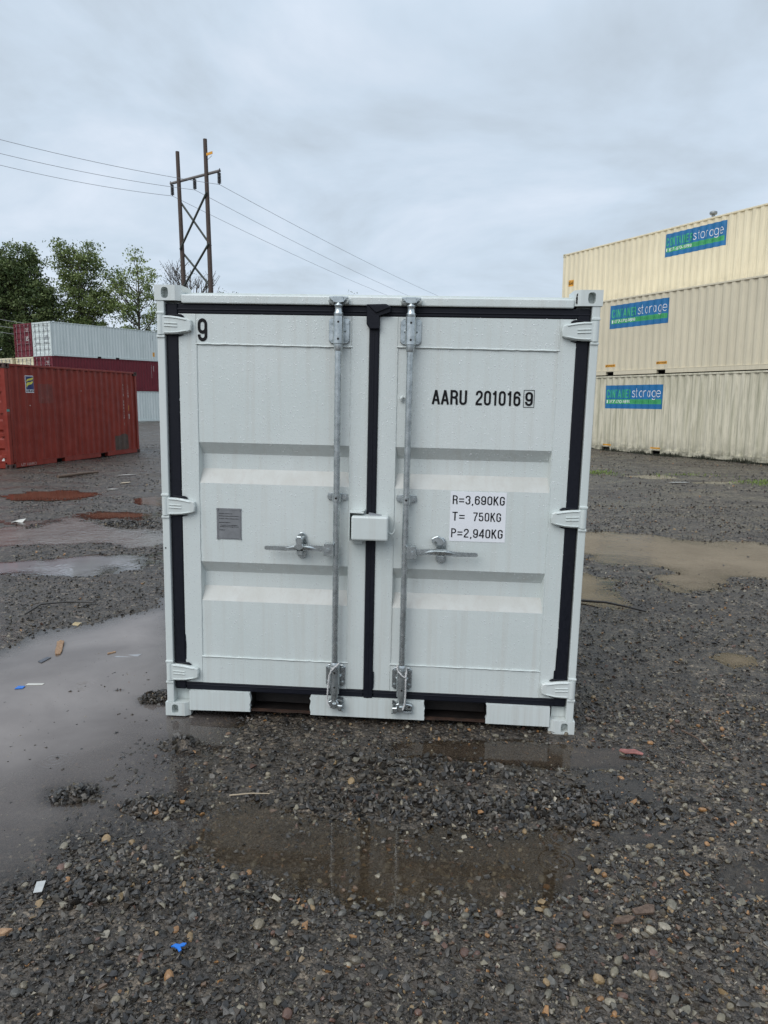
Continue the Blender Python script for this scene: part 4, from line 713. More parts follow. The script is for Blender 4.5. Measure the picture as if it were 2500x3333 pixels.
    if sx < 0: mb.prism([(xc - .020, 1.020), (xc - .012, 1.034), (xc + .008, 1.034), (xc + .016, 1.022), (xc + .016, .995), (xc + .026, .978), (xc + .012, .966), (xc, .961), (xc - .014, .968), (xc - .028, .982), (xc - .016, .995)], -.086, -.076, .003); mb.box(xc - .012, xc + .012, -.078, -.01, 1.004, 1.018, .003)
    else: mb.prism([(xc + .018, 1.018), (xc + .010, 1.034), (xc - .018, 1.050), (xc - .036, 1.044), (xc - .050, 1.034), (xc - .048, 1.018), (xc - .042, 1.010), (xc - .034, 1.026), (xc - .020, 1.012), (xc - .018, 1.000), (xc + .006, 1.002)], -.030, -.010, .003)
    mb.build('handle_catch', GV, rod)
# lock box over the centre seal
mb = MB(); mb.box(-.104, -.1005, -.074, .0, 1.015, 1.166); mb.prism([(-.104, 1.1665), (-.030, 1.1645), (-.030, 1.1615), (-.104, 1.1630)], -.074, .001)
mb.prism([(-.104, 1.1665), (-.050, 1.170), (-.028, 1.173), (-.026, 1.169), (-.050, 1.1645)], -.030, -.002)
mb.box(-.090, .096, -.096, -.008, 1.026, 1.150, .009); mb.box(-.088, -.038, -.024, -.001, .995, 1.014, .001)
lb = mb.build('lock_box', PT, main)
mb = MB(); mb.tube([(.094 + .0165 * (1 - math.cos(t)), -.05, 1.078 - .022 * math.sin(t)) for t in np.linspace(-.6, PI + .25, 14)], .0036, 8); mb.build('hook', PT, lb)
mb = MB(); mb.prism([(-.006, 1.160), (.012, 1.158), (.030, 1.154), (.060, 1.150), (.0, 1.150)], -.060, -.02); mb.build('seal_cover', M['bar'], lb)
# lettering
BK = M['black']
stroke_text('door_number', '9', -.889, -.841, 2.003, 2.115, BK, doors[-1], -.0016, .15)
stroke_text('container_code', 'AARU', .298, .470, 1.715, 1.787, BK, doors[1], .0018); stroke_text('container_number', '201016', .514, .734, 1.715, 1.787, BK, doors[1], .0018)
stroke_text('check_digit', '9', .758, .795, 1.717, 1.785, BK, doors[1], .0018)
mb = MB()
for (x0, x1, z0, z1) in ((.749, .7515, 1.709, 1.795), (.8005, .803, 1.709, 1.795), (.7515, .8005, 1.7925, 1.795), (.7515, .8005, 1.709, 1.7115)): mb.box(x0, x1, .0016, .0022, z0, z1)
mb.build('check_digit_box', BK, doors[1])
mb = MB(); mb.box(.407, .691, .0018, .0032, 1.021, 1.278); mb.build('weight_sticker', M['white'], doors[1])
for body, x0, x1, z0, z1 in (('R=3,690KG', .418, .682, 1.213, 1.259), ('T=', .419, .483, 1.128, 1.174), ('750KG', .524, .667, 1.128, 1.174), ('P=2,940KG', .416, .679, 1.041, 1.088)): stroke_text('weight_lettering', body, x0, x1, z0, z1, BK, doors[1], .0012, .125)
mb = MB(); mb.box(-.808, -.677, .0008, .0034, .990, 1.154); mb.box(-.802, -.683, -.0006, .0008, .996, .9985); mb.box(-.802, -.683, -.0006, .0008, 1.1455, 1.148); mb.box(-.802, -.7995, -.0006, .0008, .9985, 1.1455); mb.box(-.6855, -.683, -.0006, .0008, .9985, 1.1455)
for xx in (-.803, -.682):
    for z in (.995, 1.149): cyl_y(mb, xx, z, -.003, .001, .0055, 10)
mb.build('data_plate', M['plate'], doors[-1])
for body, x0, x1, z1, hh in (('PRINCIPAL PARTICULAR', -.795, -.725, 1.128, .0045), ('EXTERNAL 2000(L)x2000(W)x2000(H)', -.795, -.692, 1.115, .0050), ('INTERNAL 1950(L)x1900(W)x1870(H)', -.795, -.692, 1.101, .0050), ('MANUFACTURED BY', -.795, -.735, 1.081, .0045), ('Container Factory(Jiangdan)', -.787, -.698, 1.067, .0055), ('Intelligent Technology Co.,Ltd', -.790, -.692, 1.059, .0055), ('OWNED BY', -.795, -.765, 1.041, .0045)):
    text('plate_lettering', body, x0, x1, z1 - hh, z1, BK, doors[-1], -.0000, .02)
mb = MB(); g = random.Random(3)     # chewed lump of old sealant left of the right rod, small dark nick on the post
mb.tube([(.150, -.004, 1.726), (.142, -.010, 1.738), (.150, -.012, 1.748), (.160, -.006, 1.742)], [.006, .010, .009, .004], 8); mb.build('paint_lump', PT, doors[1])
mb = MB(); cyl_y(mb, -1.077, .936, -.0215, -.018, .0042, 8); mb.build('post_nick', M['hole'], main)
# rain drops standing on the painted steel
def drops(n, seed):
    g = np.random.default_rng(seed); V, F = [], []; off = 0
    tv = [(math.cos(t) * c1, -h1, math.sin(t) * c1) for c1, h1 in ((1, 0), (.72, .42)) for t in np.linspace(0, 2 * PI, 7)[:-1]] + [(0, -.6, 0)]; tv = np.array(tv)
    tf = [(i, 6 + i, 6 + (i + 1) % 6) for i in range(6)] + [(i, 6 + (i + 1) % 6, (i + 1) % 6) for i in range(6)] + [(6 + i, 12, 6 + (i + 1) % 6) for i in range(6)]; tf = np.array(tf)[:, ::-1]
    P = []
    while len(P) < n:
        x = g.uniform(-1.0, 1.0); z = g.uniform(.2, 2.225); y = 0.0
        if g.random() > (0.25 + 0.75 * sstep(.3, 1.9, z)) * (0.5 + 1.2 * vnoise(np.array([x * 4]), np.array([z * 3]), 3)[0]): continue
        if z > 2.19: y = -.016 if abs(x) < .96 else None
        elif z > 2.137: y = None
        elif abs(x - .0025) < .026 or abs(x) > .99: y = None if g.random() < 2 else (-.010 if abs(x) < .1 else -.004)
        else:
            pa, pb = (-0.898, -0.113) if x < 0 else (0.119, 0.905)
            if pa < x < pb and .34 < z < 1.988:
                y = .0035
                for a_, b_ in ((1.284, 1.496), (.653, .866)):
                    if a_ < z < b_:
                        t = b_ - a_; y = .0035 + .04 * (min(1, (z - a_) / (t * .345)) if z < a_ + t * .5 else min(1, (b_ - z) / (t * .29)))
                        if z < a_ + t * .36: y = None
        if y is None: continue
        P.append((x, y, z))
    P = np.array(P); r = .0009 * (3.4 ** (g.random(n) ** 2.4)) * 1.15; st = np.where(g.random(n) < .25, g.uniform(1.2, 2.4, n), 1.0)
    V = tv[None] * np.stack([r, r * .42, r * st], 1)[:, None, :] + P[:, None, :]; F = tf[None] + (np.arange(n) * len(tv))[:, None, None]
    me = np_mesh('rain_drops', V.reshape(-1, 3), F.reshape(-1, 3), M['drop'], True); o = link('rain_drops', me, main); o['kind'] = 'stuff'
drops(15000, 5)
# ropes tied to the rods
def rope(x, z_pts, label):
    o = MB(); P = [Vector(p) for p in z_pts]; m = []
    for i in range(len(P) - 1):
        k = max(2, int((P[i + 1] - P[i]).length / .004))
        for j in range(k): m.append(P[i].lerp(P[i + 1], j / k))
    m.append(P[-1])
    for ph in (0, PI):
        o.tube([(p.x + .0026 * math.cos(ph + i * .9), p.y + .0026 * math.sin(ph + i * .9), p.z + .0008 * math.sin(i)) for i, p in enumerate(m)], .0029, 5)
    r = o.build('rope', M['rope']); r.rotation_euler = main.rotation_euler; return tag(r, label, 'rope', 'ropes tied round the lower ends of the lock rods')
xl, xr_ = rodx[-1], rodx[1]
rope(0, [(xl - .022, -.03, .338), (xl - .010, -.070, .330), (xl + .012, -.068, .343), (xl + .024, -.045, .355), (xl + .010, -.070, .345), (xl - .012, -.075, .322), (xl - .024, -.074, .295), (xl - .030, -.074, .23), (xl - .034, -.074, .165), (xl - .030, -.078, .138), (xl - .020, -.082, .124)], 'white twisted rope hanging on the left lock rod, left of the door gap')
rope(0, [(xr_ - .024, -.03, .350), (xr_ - .022, -.06, .335), (xr_ + .002, -.077, .312), (xr_ + .020, -.076, .300), (xr_ + .024, -.060, .325), (xr_ + .022, -.04, .345), (xr_ + .026, -.060, .32), (xr_ + .023, -.076, .285), (xr_ + .024, -.077, .22), (xr_ + .022, -.078, .16), (xr_ + .016, -.082, .138), (xr_ + .012, -.086, .126)], 'white twisted rope hanging on the right lock rod, right of the door gap')

# ------------------------------------------------------------ shipping containers of the yard
PITCH, PD, PY = 0.2785, 0.036, 0.014
X0 = 0.13
def profile(x):
    u = ((x - X0) % PITCH) / PITCH; a = [(0, 0), (.26, 0), (.50, 1), (.76, 1), (1.0, 0)]
    for (p, v), (q, w) in zip(a, a[1:]):
        if u <= q: return PY + PD * (v + (w - v) * (u - p) / (q - p))
    return PY
def breaks(x0, x1):
    out = []; k = math.floor((x0 - X0) / PITCH) - 1
    while X0 + k * PITCH < x1 + PITCH:
        out += [X0 + (k + f) * PITCH for f in (0, .26, .50, .76)]; k += 1
    return [b for b in out if x0 + 1e-4 < b < x1 - 1e-4]
def decal_rect(name, x0, x1, z0, z1, mat, parent, off=.003, flat=None):
    xs = [x0] + breaks(x0, x1) + [x1] if flat is None else [x0, x1]; f = profile if flat is None else (lambda q: flat)
    mb = MB(); mb.add([(x, f(x) - off, z) for x in xs for z in (z0, z1)], [(2 * i, 2 * i + 2, 2 * i + 3, 2 * i + 1) for i in range(len(xs) - 1)]); return mb.build(name, mat, parent)
def decal_text(name, body, x0, x1, z0, z1, mat, parent, off=.005, bold=.0, stacked=False, flat=None, stroke=0, gap=.11):
    if stroke:
        o = stroke_mesh(body, x0, x1, z0, z1, stroke, 0, gap).build(name, mat, parent); me = o.data; ys = [v.co.y for v in me.vertices]; me.update(); bm = bmesh.new(); bm.from_mesh(me)
        for b in breaks(x0, x1): bmesh.ops.bisect_plane(bm, geom=bm.verts[:] + bm.edges[:] + bm.faces[:], plane_co=(b, 0, 0), plane_no=(1, 0, 0))
        for v in bm.verts: v.co.y += profile(v.co.x) - off
        bm.to_mesh(me); bm.free(); return o
    me = text_mesh(body, x0, x1, z0, z1, bold, 0, stacked)
    if flat is None:
        bm = bmesh.new(); bm.from_mesh(me)
        for b in breaks(x0, x1): bmesh.ops.bisect_plane(bm, geom=bm.verts[:] + bm.edges[:] + bm.faces[:], plane_co=(b, 0, 0), plane_no=(1, 0, 0))
        for v in bm.verts: v.co.y = profile(v.co.x) - off
        bm.to_mesh(me); bm.free()
    else:
        for v in me.vertices: v.co.y = flat - off
    me.materials.clear(); me.materials.append(mat); return link(name, me, parent)
def decal_poly(name, pts, mat, parent, off=.004):
    bm = bmesh.new(); bm.faces.new([bm.verts.new((x, 0, z)) for x, z in pts]); bmesh.ops.triangulate(bm, faces=bm.faces)
    xs = [p[0] for p in pts]
    for b in breaks(min(xs), max(xs)): bmesh.ops.bisect_plane(bm, geom=bm.verts[:] + bm.edges[:] + bm.faces[:], plane_co=(b, 0, 0), plane_no=(1, 0, 0))
    for v in bm.verts: v.co.y = profile(v.co.x) - off
    me = bpy.data.meshes.new(name); bm.to_mesh(me); bm.free(); me.materials.append(mat); return link(name, me, parent)
WID = 2.438
def container(label, loc, rz, L_, mat, castm=None, H=2.591, doors_at0=False, group=None, barm=None, pockets=(), marks=None, tilt=None):
    root = thing('shipping_container', label, 'shipping container', loc, rz, group); castm = castm or mat; RB = .155
    xs = [X0] + breaks(X0, L_ - .13) + [L_ - .13]
    for nm, y_of in (('side_panel', lambda x: profile(x)), ('side_panel', lambda x: WID - profile(x))):
        mb = MB(); mb.add([(x, y_of(x), z) for x in xs for z in (RB - .01, H - .055)], [(2 * i, 2 * i + 2, 2 * i + 3, 2 * i + 1) for i in range(len(xs) - 1)]); mb.build(nm, mat, root)
    for y0, y1, s in ((0, .10, 1), (WID - .10, WID, -1)):
        mb = MB(); zb = .028; ed = [.178]
        for p in pockets: ed += [p - .18, p + .18]
        ed.append(L_ - .178)
        for i in range(0, len(ed), 2): mb.box(ed[i], ed[i + 1], y0 + .004 if s > 0 else y0, y1, zb, RB)
        for p in pockets: mb.box(p - .18, p + .18, y0 + .006, y1, .138, RB)
        yy = y0 if s > 0 else y1; mb.box(.178, L_ - .178, min(yy, yy + s * .02), max(yy, yy + s * .02), RB + .001, RB + .012)
        mb.build('bottom_rail', mat, root)
        mb = MB(); mb.box(.178, L_ - .178, y0 + (.003 if s > 0 else 0), y1, H - .062, H - .008, .006); mb.build('top_rail', mat, root)
    for p in pockets:
        mb = MB(); mb.quad((p - .18, .03, .03), (p + .18, .03, .03), (p + .18, WID - .03, .03), (p - .18, WID - .03, .03)); mb.quad((p - .18, .02, .138), (p - .18, WID - .03, .138), (p + .18, WID - .03, .138), (p + .18, .02, .138))
        for q in (p - .181, p + .181): mb.quad((q, .04, .02), (q, WID - .04, .02), (q, WID - .04, .15), (q, .04, .15))
        mb.build('fork_pocket', M['hole'], root)
    mb = MB(); n = int(L_ / .14); vs = []; fs = []
    for i in range(n + 1):
        x = .05 + (L_ - .1) * i / n; z = H - .012 - (.02 if i % 2 else 0); vs += [(x, .05, z), (x, WID - .05, z)]
    mb.add(vs, [(2 * i, 2 * i + 2, 2 * i + 3, 2 * i + 1) for i in range(n)]); mb.build('roof', mat, root)
    mb = MB(); mb.box(.05, L_ - .05, .11, WID - .11, .10, .13); mb.build('floor', M['floor'], root)
    for xe, sx in ((0, -1), (L_, 1)):
        for ye, sy in ((0, -1), (WID, 1)):
            mb = MB(); a, b = (0.012, .118) if sx < 0 else (L_ - .118, L_ - .012); c_, d = (0.012, .12) if sy < 0 else (WID - .12, WID - .012)
            mb.box(a, b, c_, d, .118, H - .118, .006); mb.build('corner_post', mat, root)
            for z0 in (0, H - .118):
                mb = MB(); casting(mb, 0 if sx < 0 else L_ - .178, .178 if sx < 0 else L_, 0 if sy < 0 else WID - .162, .162 if sy < 0 else WID, z0, z0 + .118, sx, sy, (.032, .040)); mb.build('corner_casting', castm, root)
    def endwall(x, s):
        mb = MB(); n = 18; vs = []
        for i in range(n + 1): y = .12 + (WID - .24) * i / n; q = [0, 0, 1, 1][i % 4]; vs += [(x + s * (.03 + .035 * q), y, .1), (x + s * (.03 + .035 * q), y, H - .1)]
        mb.add(vs, [(2 * i, 2 * i + 2, 2 * i + 3, 2 * i + 1) for i in range(n)]); mb.box(min(x + s * .01, x + s * .1), max(x + s * .01, x + s * .1), .162, WID - .162, .01, .14); mb.box(min(x + s * .01, x + s * .1), max(x + s * .01, x + s * .1), .162, WID - .162, H - .11, H - .01); mb.build('end_panel', mat, root)
    endwall(L_, -1)
    if not doors_at0: endwall(0, 1)
    else:
        mb = MB(); mb.box(.012, .1, .162, WID - .162, .02, .15); mb.build('door_sill', mat, root); mb = MB(); mb.box(.012, .1, .162, WID - .162, H - .13, H - .01); mb.build('door_header', mat, root)
        for (y0, y1) in ((.125, WID / 2 - .006), (WID / 2 + .006, WID - .125)):
            mb = MB(); zs = np.linspace(.16, H - .135, 6)
            for i in range(5):
                za, zb = zs[i], zs[i + 1]; mb.box(.045, .09, y0, y1, za, za + .13) if i == 0 else None
                c0, c1 = za + (.13 if i == 0 else .10), zb - .10 if i < 4 else zb - .12
                mb.add([(.045, y0 + .05, c0), (.045, y1 - .05, c0), (.045, y0 + .05, c1), (.045, y1 - .05, c1), (.08, y0 + .06, c0 + .05), (.08, y1 - .06, c0 + .05), (.08, y0 + .06, c1 - .05), (.08, y1 - .06, c1 - .05)], [(4, 5, 7, 6), (0, 1, 5, 4), (2, 6, 7, 3), (0, 4, 6, 2), (1, 3, 7, 5)])
                if i < 4: mb.box(.045, .06, y0 + .05, y1 - .05, c1, c1 + .20)
                else: mb.box(.045, .06, y0 + .05, y1 - .05, c1, zs[5])
            mb.box(.042, .085, y0, y0 + .05, .16, H - .135); mb.box(.042, .085, y1 - .05, y1, .16, H - .135); d = mb.build('door', mat, root)
            for q in (.27, .75):
                yb = y0 + (y1 - y0) * q; mb = MB(); mb.tube([(.018, yb, .06), (.018, yb, H - .05)], .021, 8)
                for z in (.10, .55, 1.3, 1.95, H - .16): mb.box(.0, .044, yb - .045, yb + .045, z - .03, z + .03)
                mb.tube([(.008, yb, 1.05), (.006, yb + (.34 if q < .5 else -.34), 1.02)], .014, 6); mb.build('lock_rod', barm or mat, d)
            yh = y0 if y0 < 1 else y1
            for z in (.32, .85, 1.42, 1.95, 2.33):
                mb = MB(); s = 1 if y0 < 1 else -1; mb.box(.022, .044, min(yh - s * .06, yh + s * .14), max(yh - s * .06, yh + s * .14), z - .045, z + .045, .006); mb.build('hinge', mat, d)
    if marks: marks(root, H, L_)
    return root
RED = container('rust red shipping container with a blue and yellow badge, alone on the gravel', (-10.0598, 13.6569, 0.0), 1.43272, 6.058, M['red'], M['darkrust'], doors_at0=True, barm=M['red'], pockets=(1.96, 4.03))
# badge
decal_rect('badge', .735, 1.105, 1.885, 2.315, M['white'], RED, .003); decal_rect('badge_field', .755, 1.085, 1.965, 2.298, M['navy'], RED, .005)
fl = lambda p: [(.755 + a * .33, 1.965 + b * .333) for a, b in p]
decal_poly('badge_flag', fl([(.18, .52), (.20, .66), (.32, .78), (.60, .86), (.80, .90), (.97, 1.0), (.90, .86), (.78, .75), (.60, .70), (.38, .65), (.26, .58)]), M['yellow'], RED, .007)
decal_poly('badge_flag', fl([(.10, .02), (.12, .28), (.20, .46), (.36, .55), (.60, .58), (.82, .68), (.80, .52), (.66, .42), (.48, .36), (.30, .26), (.20, .12)]), M['yellow'], RED, .007)
decal_text('badge_lettering', 'FLORENS', .755, 1.085, 1.900, 1.955, BK, RED, .006, .03)
for k, ch in enumerate('FCIU 388424 2'):
    if ch != ' ': z = 2.19 - k * .0993; decal_text('code_lettering', ch, 5.215 if ch != 'I' else 5.245, 5.300 if ch != 'I' else 5.275, z - .078, z, M['whitep'], RED, .004, .02)
for k, ch in enumerate('22G1'): z = 2.18 - k * .104; decal_text('size_lettering', ch, 5.49, 5.575, z - .082, z, M['whitep'], RED, .004, .02)
decal_rect('yellow_label', 5.50, 5.575, 1.375, 1.54, M['orange'], RED); decal_rect('white_label', 5.50, 5.585, 1.11, 1.265, M['whitep'], RED)
decal_poly('dark_paint_patch', [(4.69, .17), (4.68, .60), (5.05, .615), (5.10, .655), (5.32, .655), (5.40, .61), (5.42, .2), (5.38, .165)], M['patch'], RED)
decal_rect('faded_patch', 1.22, 1.80, 1.62, 2.12, M['smudge'], RED, .002); decal_text('graffiti_lettering', 'U7', .38, .53, .045, .115, M['chalk'], RED, .002, -.008, flat=.004); decal_text('graffiti_lettering', 'HARO', .60, .96, .045, .115, M['chalk'], RED, .002, -.008, flat=.004)
decal_rect('teal_label', -.005, .10, 1.42, 1.475, M['teal'], RED, .002, flat=.012)
for (x, z, w_, h_) in ((.9, 1.55, .03, .03), (1.4, 1.75, .06, .015), (3.1, 1.95, .05, .02), (4.4, 1.5, .03, .05), (2.6, 1.3, .02, .15), (5.0, 1.9, .02, .06), (3.4, .5, .02, .08), (2.0, .9, .015, .2), (1.15, .7, .03, .04)): decal_rect('paint_scar', x, x + w_ * .6, z, z + h_ * .7, M['whitep'] if w_ * h_ < .0012 else M['smudge'], RED, .002)
def end_text(body, y0, y1, z0, z1, x=.04, mat=None, stacked=False):
    me = text_mesh(body, 0, 1, 0, 1, .015, 0, stacked)
    for v in me.vertices: u, w = v.co.x, v.co.z; v.co = (x, y1 - u * (y1 - y0), z0 + w * (z1 - z0))
    me.materials.clear(); me.materials.append(mat or M['whitep']); return link('end_lettering', me, RED)
end_text('2', .29, .36, 1.98, 2.16); end_text('CBAT', .34, .62, 1.02, 1.09, .044)
mb = MB(); mb.quad((.040, .34, .50), (.040, .43, .50), (.040, .43, .64), (.040, .34, .64)); mb.build('end_label', M['whitep'], RED); mb = MB(); mb.add([(.041, .20, .20), (.041, .29, .20), (.041, .21, .32)], [(0, 1, 2)]); mb.build('end_label', M['whitep'], RED)
# right: stacks of cream containers
RA = -1.0218; rd = Vector((math.cos(RA), math.sin(RA))); rn = Vector((-math.sin(RA), math.cos(RA))); RP = Vector((9.5409, 17.4039))
def rloc(s, off, z): p = RP + rd * s + rn * off; return (p.x, p.y, z)
def sign(root, x0, x1, z0, z1, blur=0):
    w_, h_ = x1 - x0, z1 - z0; P = lambda a, b: (x0 + a * w_, z0 + b * h_)
    s = decal_rect('sign_panel', x0, x1, z0, z1, M['blue'], root, .003)
    a, b = P(.025, .20), P(.975, .40); decal_rect('sign_stripe', a[0], b[0], a[1], b[1], M['green'], root, .005)
    decal_text('sign_lettering', 'CONTAINER', P(.03, 0)[0], P(.465, 0)[0], P(0, .46)[1], P(0, .82)[1], M['tgreen'], root, .006, stroke=.15, gap=.17)
    decal_text('sign_lettering', 'storage', P(.485, 0)[0], P(.965, 0)[0], P(0, .49)[1], P(0, .92)[1], M['white'], root, .007, stroke=.062, gap=.16)
    decal_text('sign_lettering', '1', P(.035, 0)[0], P(.05, 0)[0], P(0, .235)[1], P(0, .365)[1], M['white'], root, .007, .0); decal_text('sign_lettering', '877-870-9898', P(.075, 0)[0], P(.455, 0)[0], P(0, .235)[1], P(0, .365)[1], M['white'], root, .007, .0)
    decal_text('sign_lettering', 'CONTAINERSTORAGE.NET', P(.475, 0)[0], P(.955, 0)[0], P(0, .24)[1], P(0, .36)[1], M['dgreen'], root, .007, .0)
S0 = -10.98; GR = 'cream containers stacked at the right'
def lifting(root, x0, x1, z0, z1):
    decal_rect('orange_label', x0, x1, z0, z1, M['orange'], root, .003); decal_text('label_lettering', 'EMPTY LIFTING ONLY', x0 + .02, x1 - .02, z0 + .02, z1 - .02, BK, root, .005, .01)
pk = (4.98, 7.215)
low_c = container('streaked cream container with algae stains, lowest of the stack at right', rloc(S0, 0, 0), RA, 12.19, M['cream3'], group=GR, pockets=pk)
mid_c = container('dull cream container in the middle at right, just above the streaked one', rloc(S0, 0.02, 2.591), RA, 12.19, M['cream2'], group=GR, pockets=pk)
for r_0, zz0 in ((low_c, 0), (mid_c, 0)): pass
sign(low_c, 4.84, 7.35, 1.475, 2.262); sign(mid_c, 4.87, 7.38, 1.59, 2.365)
lifting(mid_c, 4.72, 5.22, .30, .385); lifting(mid_c, 6.97, 7.43, .315, .40); lifting(low_c, 4.80, 5.22, .185, .235); lifting(low_c, 6.95, 7.38, .19, .24)
S1 = -11.50
bot2 = container('cream container hidden low in the rear row at right', rloc(S1, 2.5, 0), RA, 12.19, M['cream2'], group=GR)
bot3 = container('cream container hidden at mid height in the rear row at right', rloc(S1, 2.5, 2.591), RA, 12.19, M['cream2'], group=GR)
top_c = container('clean yellowish cream container marked REAR, topmost at right', rloc(S1, 2.5, 5.182), RA, 12.19, M['cream1'], M['cream3'], group=GR)
sign(top_c, 5.34, 7.83, 1.60, 2.385)
decal_rect('orange_label', .36, .70, 1.24, 1.49, M['orange'], top_c, .003); decal_text('label_lettering', 'REAR', .385, .675, 1.30, 1.43, BK, top_c, .006, .02)
v = thing('roof_vent', 'small grey mushroom roof vent on top of the highest cream container', 'roof vent', rloc(-4.5, 2.5 + .38, 7.765))
mb = MB(); mb.tube([(0, 0, 0), (0, 0, .20)], [.055, .055], 12); mb.build('vent_pipe', M['vent'], v)
mb = MB(); mb.tube([(0, 0, .17), (0, 0, .20), (0, 0, .26), (0, 0, .285)], [.105, .125, .12, .05], 14); mb.build('vent_cap', M['vent'], v)
# left: far stack
LA = 1.0620; ld = Vector((math.cos(LA), math.sin(LA))); ln = Vector((-math.sin(LA), math.cos(LA))); LP = Vector((-28.829, 51.508))
def lloc(s, off, z): p = LP + ld * s + ln * off; return (p.x, p.y, -.184 + z)
GL_ = 'containers in the far stacks at left'
def code_marks(colr, side=True, endm=True):
    def f(root, H, L_):
        if endm:
            mb = MB(); g = random.Random(L_ * 7 + root.location.x)
            for k in range(3):
                y = 1.0 - .0
                for j in range(5):
                    if g.random() < .8: mb.quad((.036, .42 + j * .085, H - .42 - k * .12), (.036, .42 + j * .085 + .05, H - .42 - k * .12), (.036, .42 + j * .085 + .05, H - .36 - k * .12), (.036, .42 + j * .085, H - .36 - k * .12))
            for k in range(5):
                for j in range(4):
                    if g.random() < .75: mb.quad((.036, .50 + j * .09, H - 1.05 - k * .075), (.036, .50 + j * .09 + .07, H - 1.05 - k * .075), (.036, .50 + j * .09 + .07, H - 1.0 - k * .075), (.036, .50 + j * .09, H - 1.0 - k * .075))
            mb.build('stencil_marks', colr, root)['kind'] = 'stuff'
        if side:
            for i, (x, z0, z1) in enumerate(((9.40, 1.15, 2.25), (9.62, 1.75, 2.2))): decal_rect('stencil_marks', x, x + .035, z0, z1, colr, root)
    return f
container('white shipping container lowest in the far left stack, seen right of the red one', lloc(0, 0, 0), LA, 12.19, M['greyw'], doors_at0=True, barm=M['greyw'], group=GL_)
container('maroon shipping container in the far left stack between two pale grey ones', lloc(0, 0, 2.591), LA, 12.19, M['maroon'], doors_at0=True, barm=M['barred'], group=GL_, marks=code_marks(M['whitep']))
tg = container('pale grey shipping container, topmost of the far left stack', lloc(0, 0, 5.182), LA, 12.19, M['greyw'], doors_at0=True, barm=M['bar'], group=GL_, pockets=(4.22, 5.95), marks=code_marks(M['bar']))
decal_rect('yellow_label', 9.60, 9.83, .42, .78, M['orange'], tg)
container('maroon container hidden behind the red one, lowest in the second far left stack', lloc(0, 2.5, 0), LA, 12.19, M['maroon'], doors_at0=True, group=GL_)
container('cream container end left of the maroon one, its doors seen just over the red roof', lloc(0, 2.5, 2.591), LA, 12.19, M['cream4'], doors_at0=True, barm=M['bar'], group=GL_, marks=code_marks(M['bar'], False))
container('maroon container showing only its doors, left of the topmost pale grey one', lloc(0, 2.5, 5.182), LA, 12.19, M['maroon'], doors_at0=True, barm=M['barred'], group=GL_, marks=code_marks(M['whitep'], False))
container('maroon container hidden behind the red one, lowest in the third far left stack', lloc(0, 5.0, 0), LA, 12.19, M['maroon'], doors_at0=True, group=GL_)
container('leftmost cream container end peeping over the red roof, below no other container', lloc(-.25, 5.0, 2.56), LA, 12.19, M['cream4'], doors_at0=True, barm=M['bar'], group=GL_, marks=code_marks(M['bar'], False))

# ------------------------------------------------------------ power line
AZ = 24.05
A1 = Vector((-27.54, 79.0, AZ)); A2 = Vector((-21.03, 75.0, AZ))
arm_l = Vector((0.3348 - .3507 * 82.7, 79.0, 0.0))
def atdir(dx, dz, Y): t = Y + 3.7126; return Vector((.3348 + dx * t, Y, 1.7278 + dz * t))
LW = 79.2; RW = 75.0      # distances of the left and right pole
tlen = lambda dz1, dz2: None
PL = atdir(-.3372, .2864, 78.3); PR = atdir(-.3033, .2951, 75.9); CL = atdir(-.3507, .2824, 79.3); CR = atdir(-.2841, .2975, 75.1)
hp = thing('power_pole', 'tall wooden two-legged power pole with crossed braces and hanging insulators behind the trees', 'power pole', ((PL.x + PR.x) / 2, (PL.y + PR.y) / 2, 0)); bx_ = Vector(hp.location)
def rel(p): return tuple(Vector(p) - bx_)
T1 = atdir(-.3401, .3221, PL.y); T2 = atdir(-.3026, .3369, PR.y); F1 = Vector((PL.x + .1, PL.y, -.3)); F2 = Vector((PR.x + .3, PR.y, -.3))
for a, b in ((F1, T1), (F2, T2)):
    mb = MB(); mb.tube([rel(a.lerp(b, k / 8)) for k in range(9)], [.30 - .012 * k for k in range(9)], 10); mb.build('pole_leg', M['pole'], hp)
ca = MB(); ca.tube([rel(CL), rel(CR)], .155, 8); ca.build('crossarm', M['armw'], hp)
for p in (CL, CR): q = MB(); q.tube([rel(p + Vector((0, -.05, .0))), rel(p + Vector((0, -.05, .22)))], .05, 6); q.build('arm_bolt', M['insul'], hp)
def on(Fa, Ta, dz): # point of a leg seen at slope dz
    best = min(range(401), key=lambda k: abs((Fa.lerp(Ta, k / 400).z - 1.7278) / (Fa.lerp(Ta, k / 400).y + 3.7126) - dz)); return Fa.lerp(Ta, best / 400)
for za, zb, side in ((.2596, .2051, 0), (.1996, .2685, 1), (.1948, .149, 0), (.148, .204, 1)):
    a = on(F1, T1, za); b = on(F2, T2, zb); oy = Vector((0, -.36 if side else .30, 0)); ex = (b - a) * .03
    mb = MB(); mb.tube([rel(a + oy - ex), rel(b + oy + ex)], .115, 8); mb.build('brace', M['brace'], hp)
INS = []
for p, dz in ((CL.lerp(CR, .03), .2668), (CL.lerp(CR, .50), .274), (CL.lerp(CR, .985), .2803)):
    ln_ = p.z - (1.7278 + dz * (p.y + 3.7126)); mb = MB(); prof = [(0, .04)]; n = 8
    for k in range(n): z = -.25 - (ln_ - .4) * k / (n - 1); prof += [(z + .05, .035), (z + .035, .19), (z - .02, .20), (z - .03, .04)]
    prof.append((-ln_, .05)); mb.tube([rel(p + Vector((0, 0, z))) for z, r in prof], [r for z, r in prof], 10); mb.build('insulator', M['insul'], hp); INS.append(p - Vector((0, 0, ln_)))
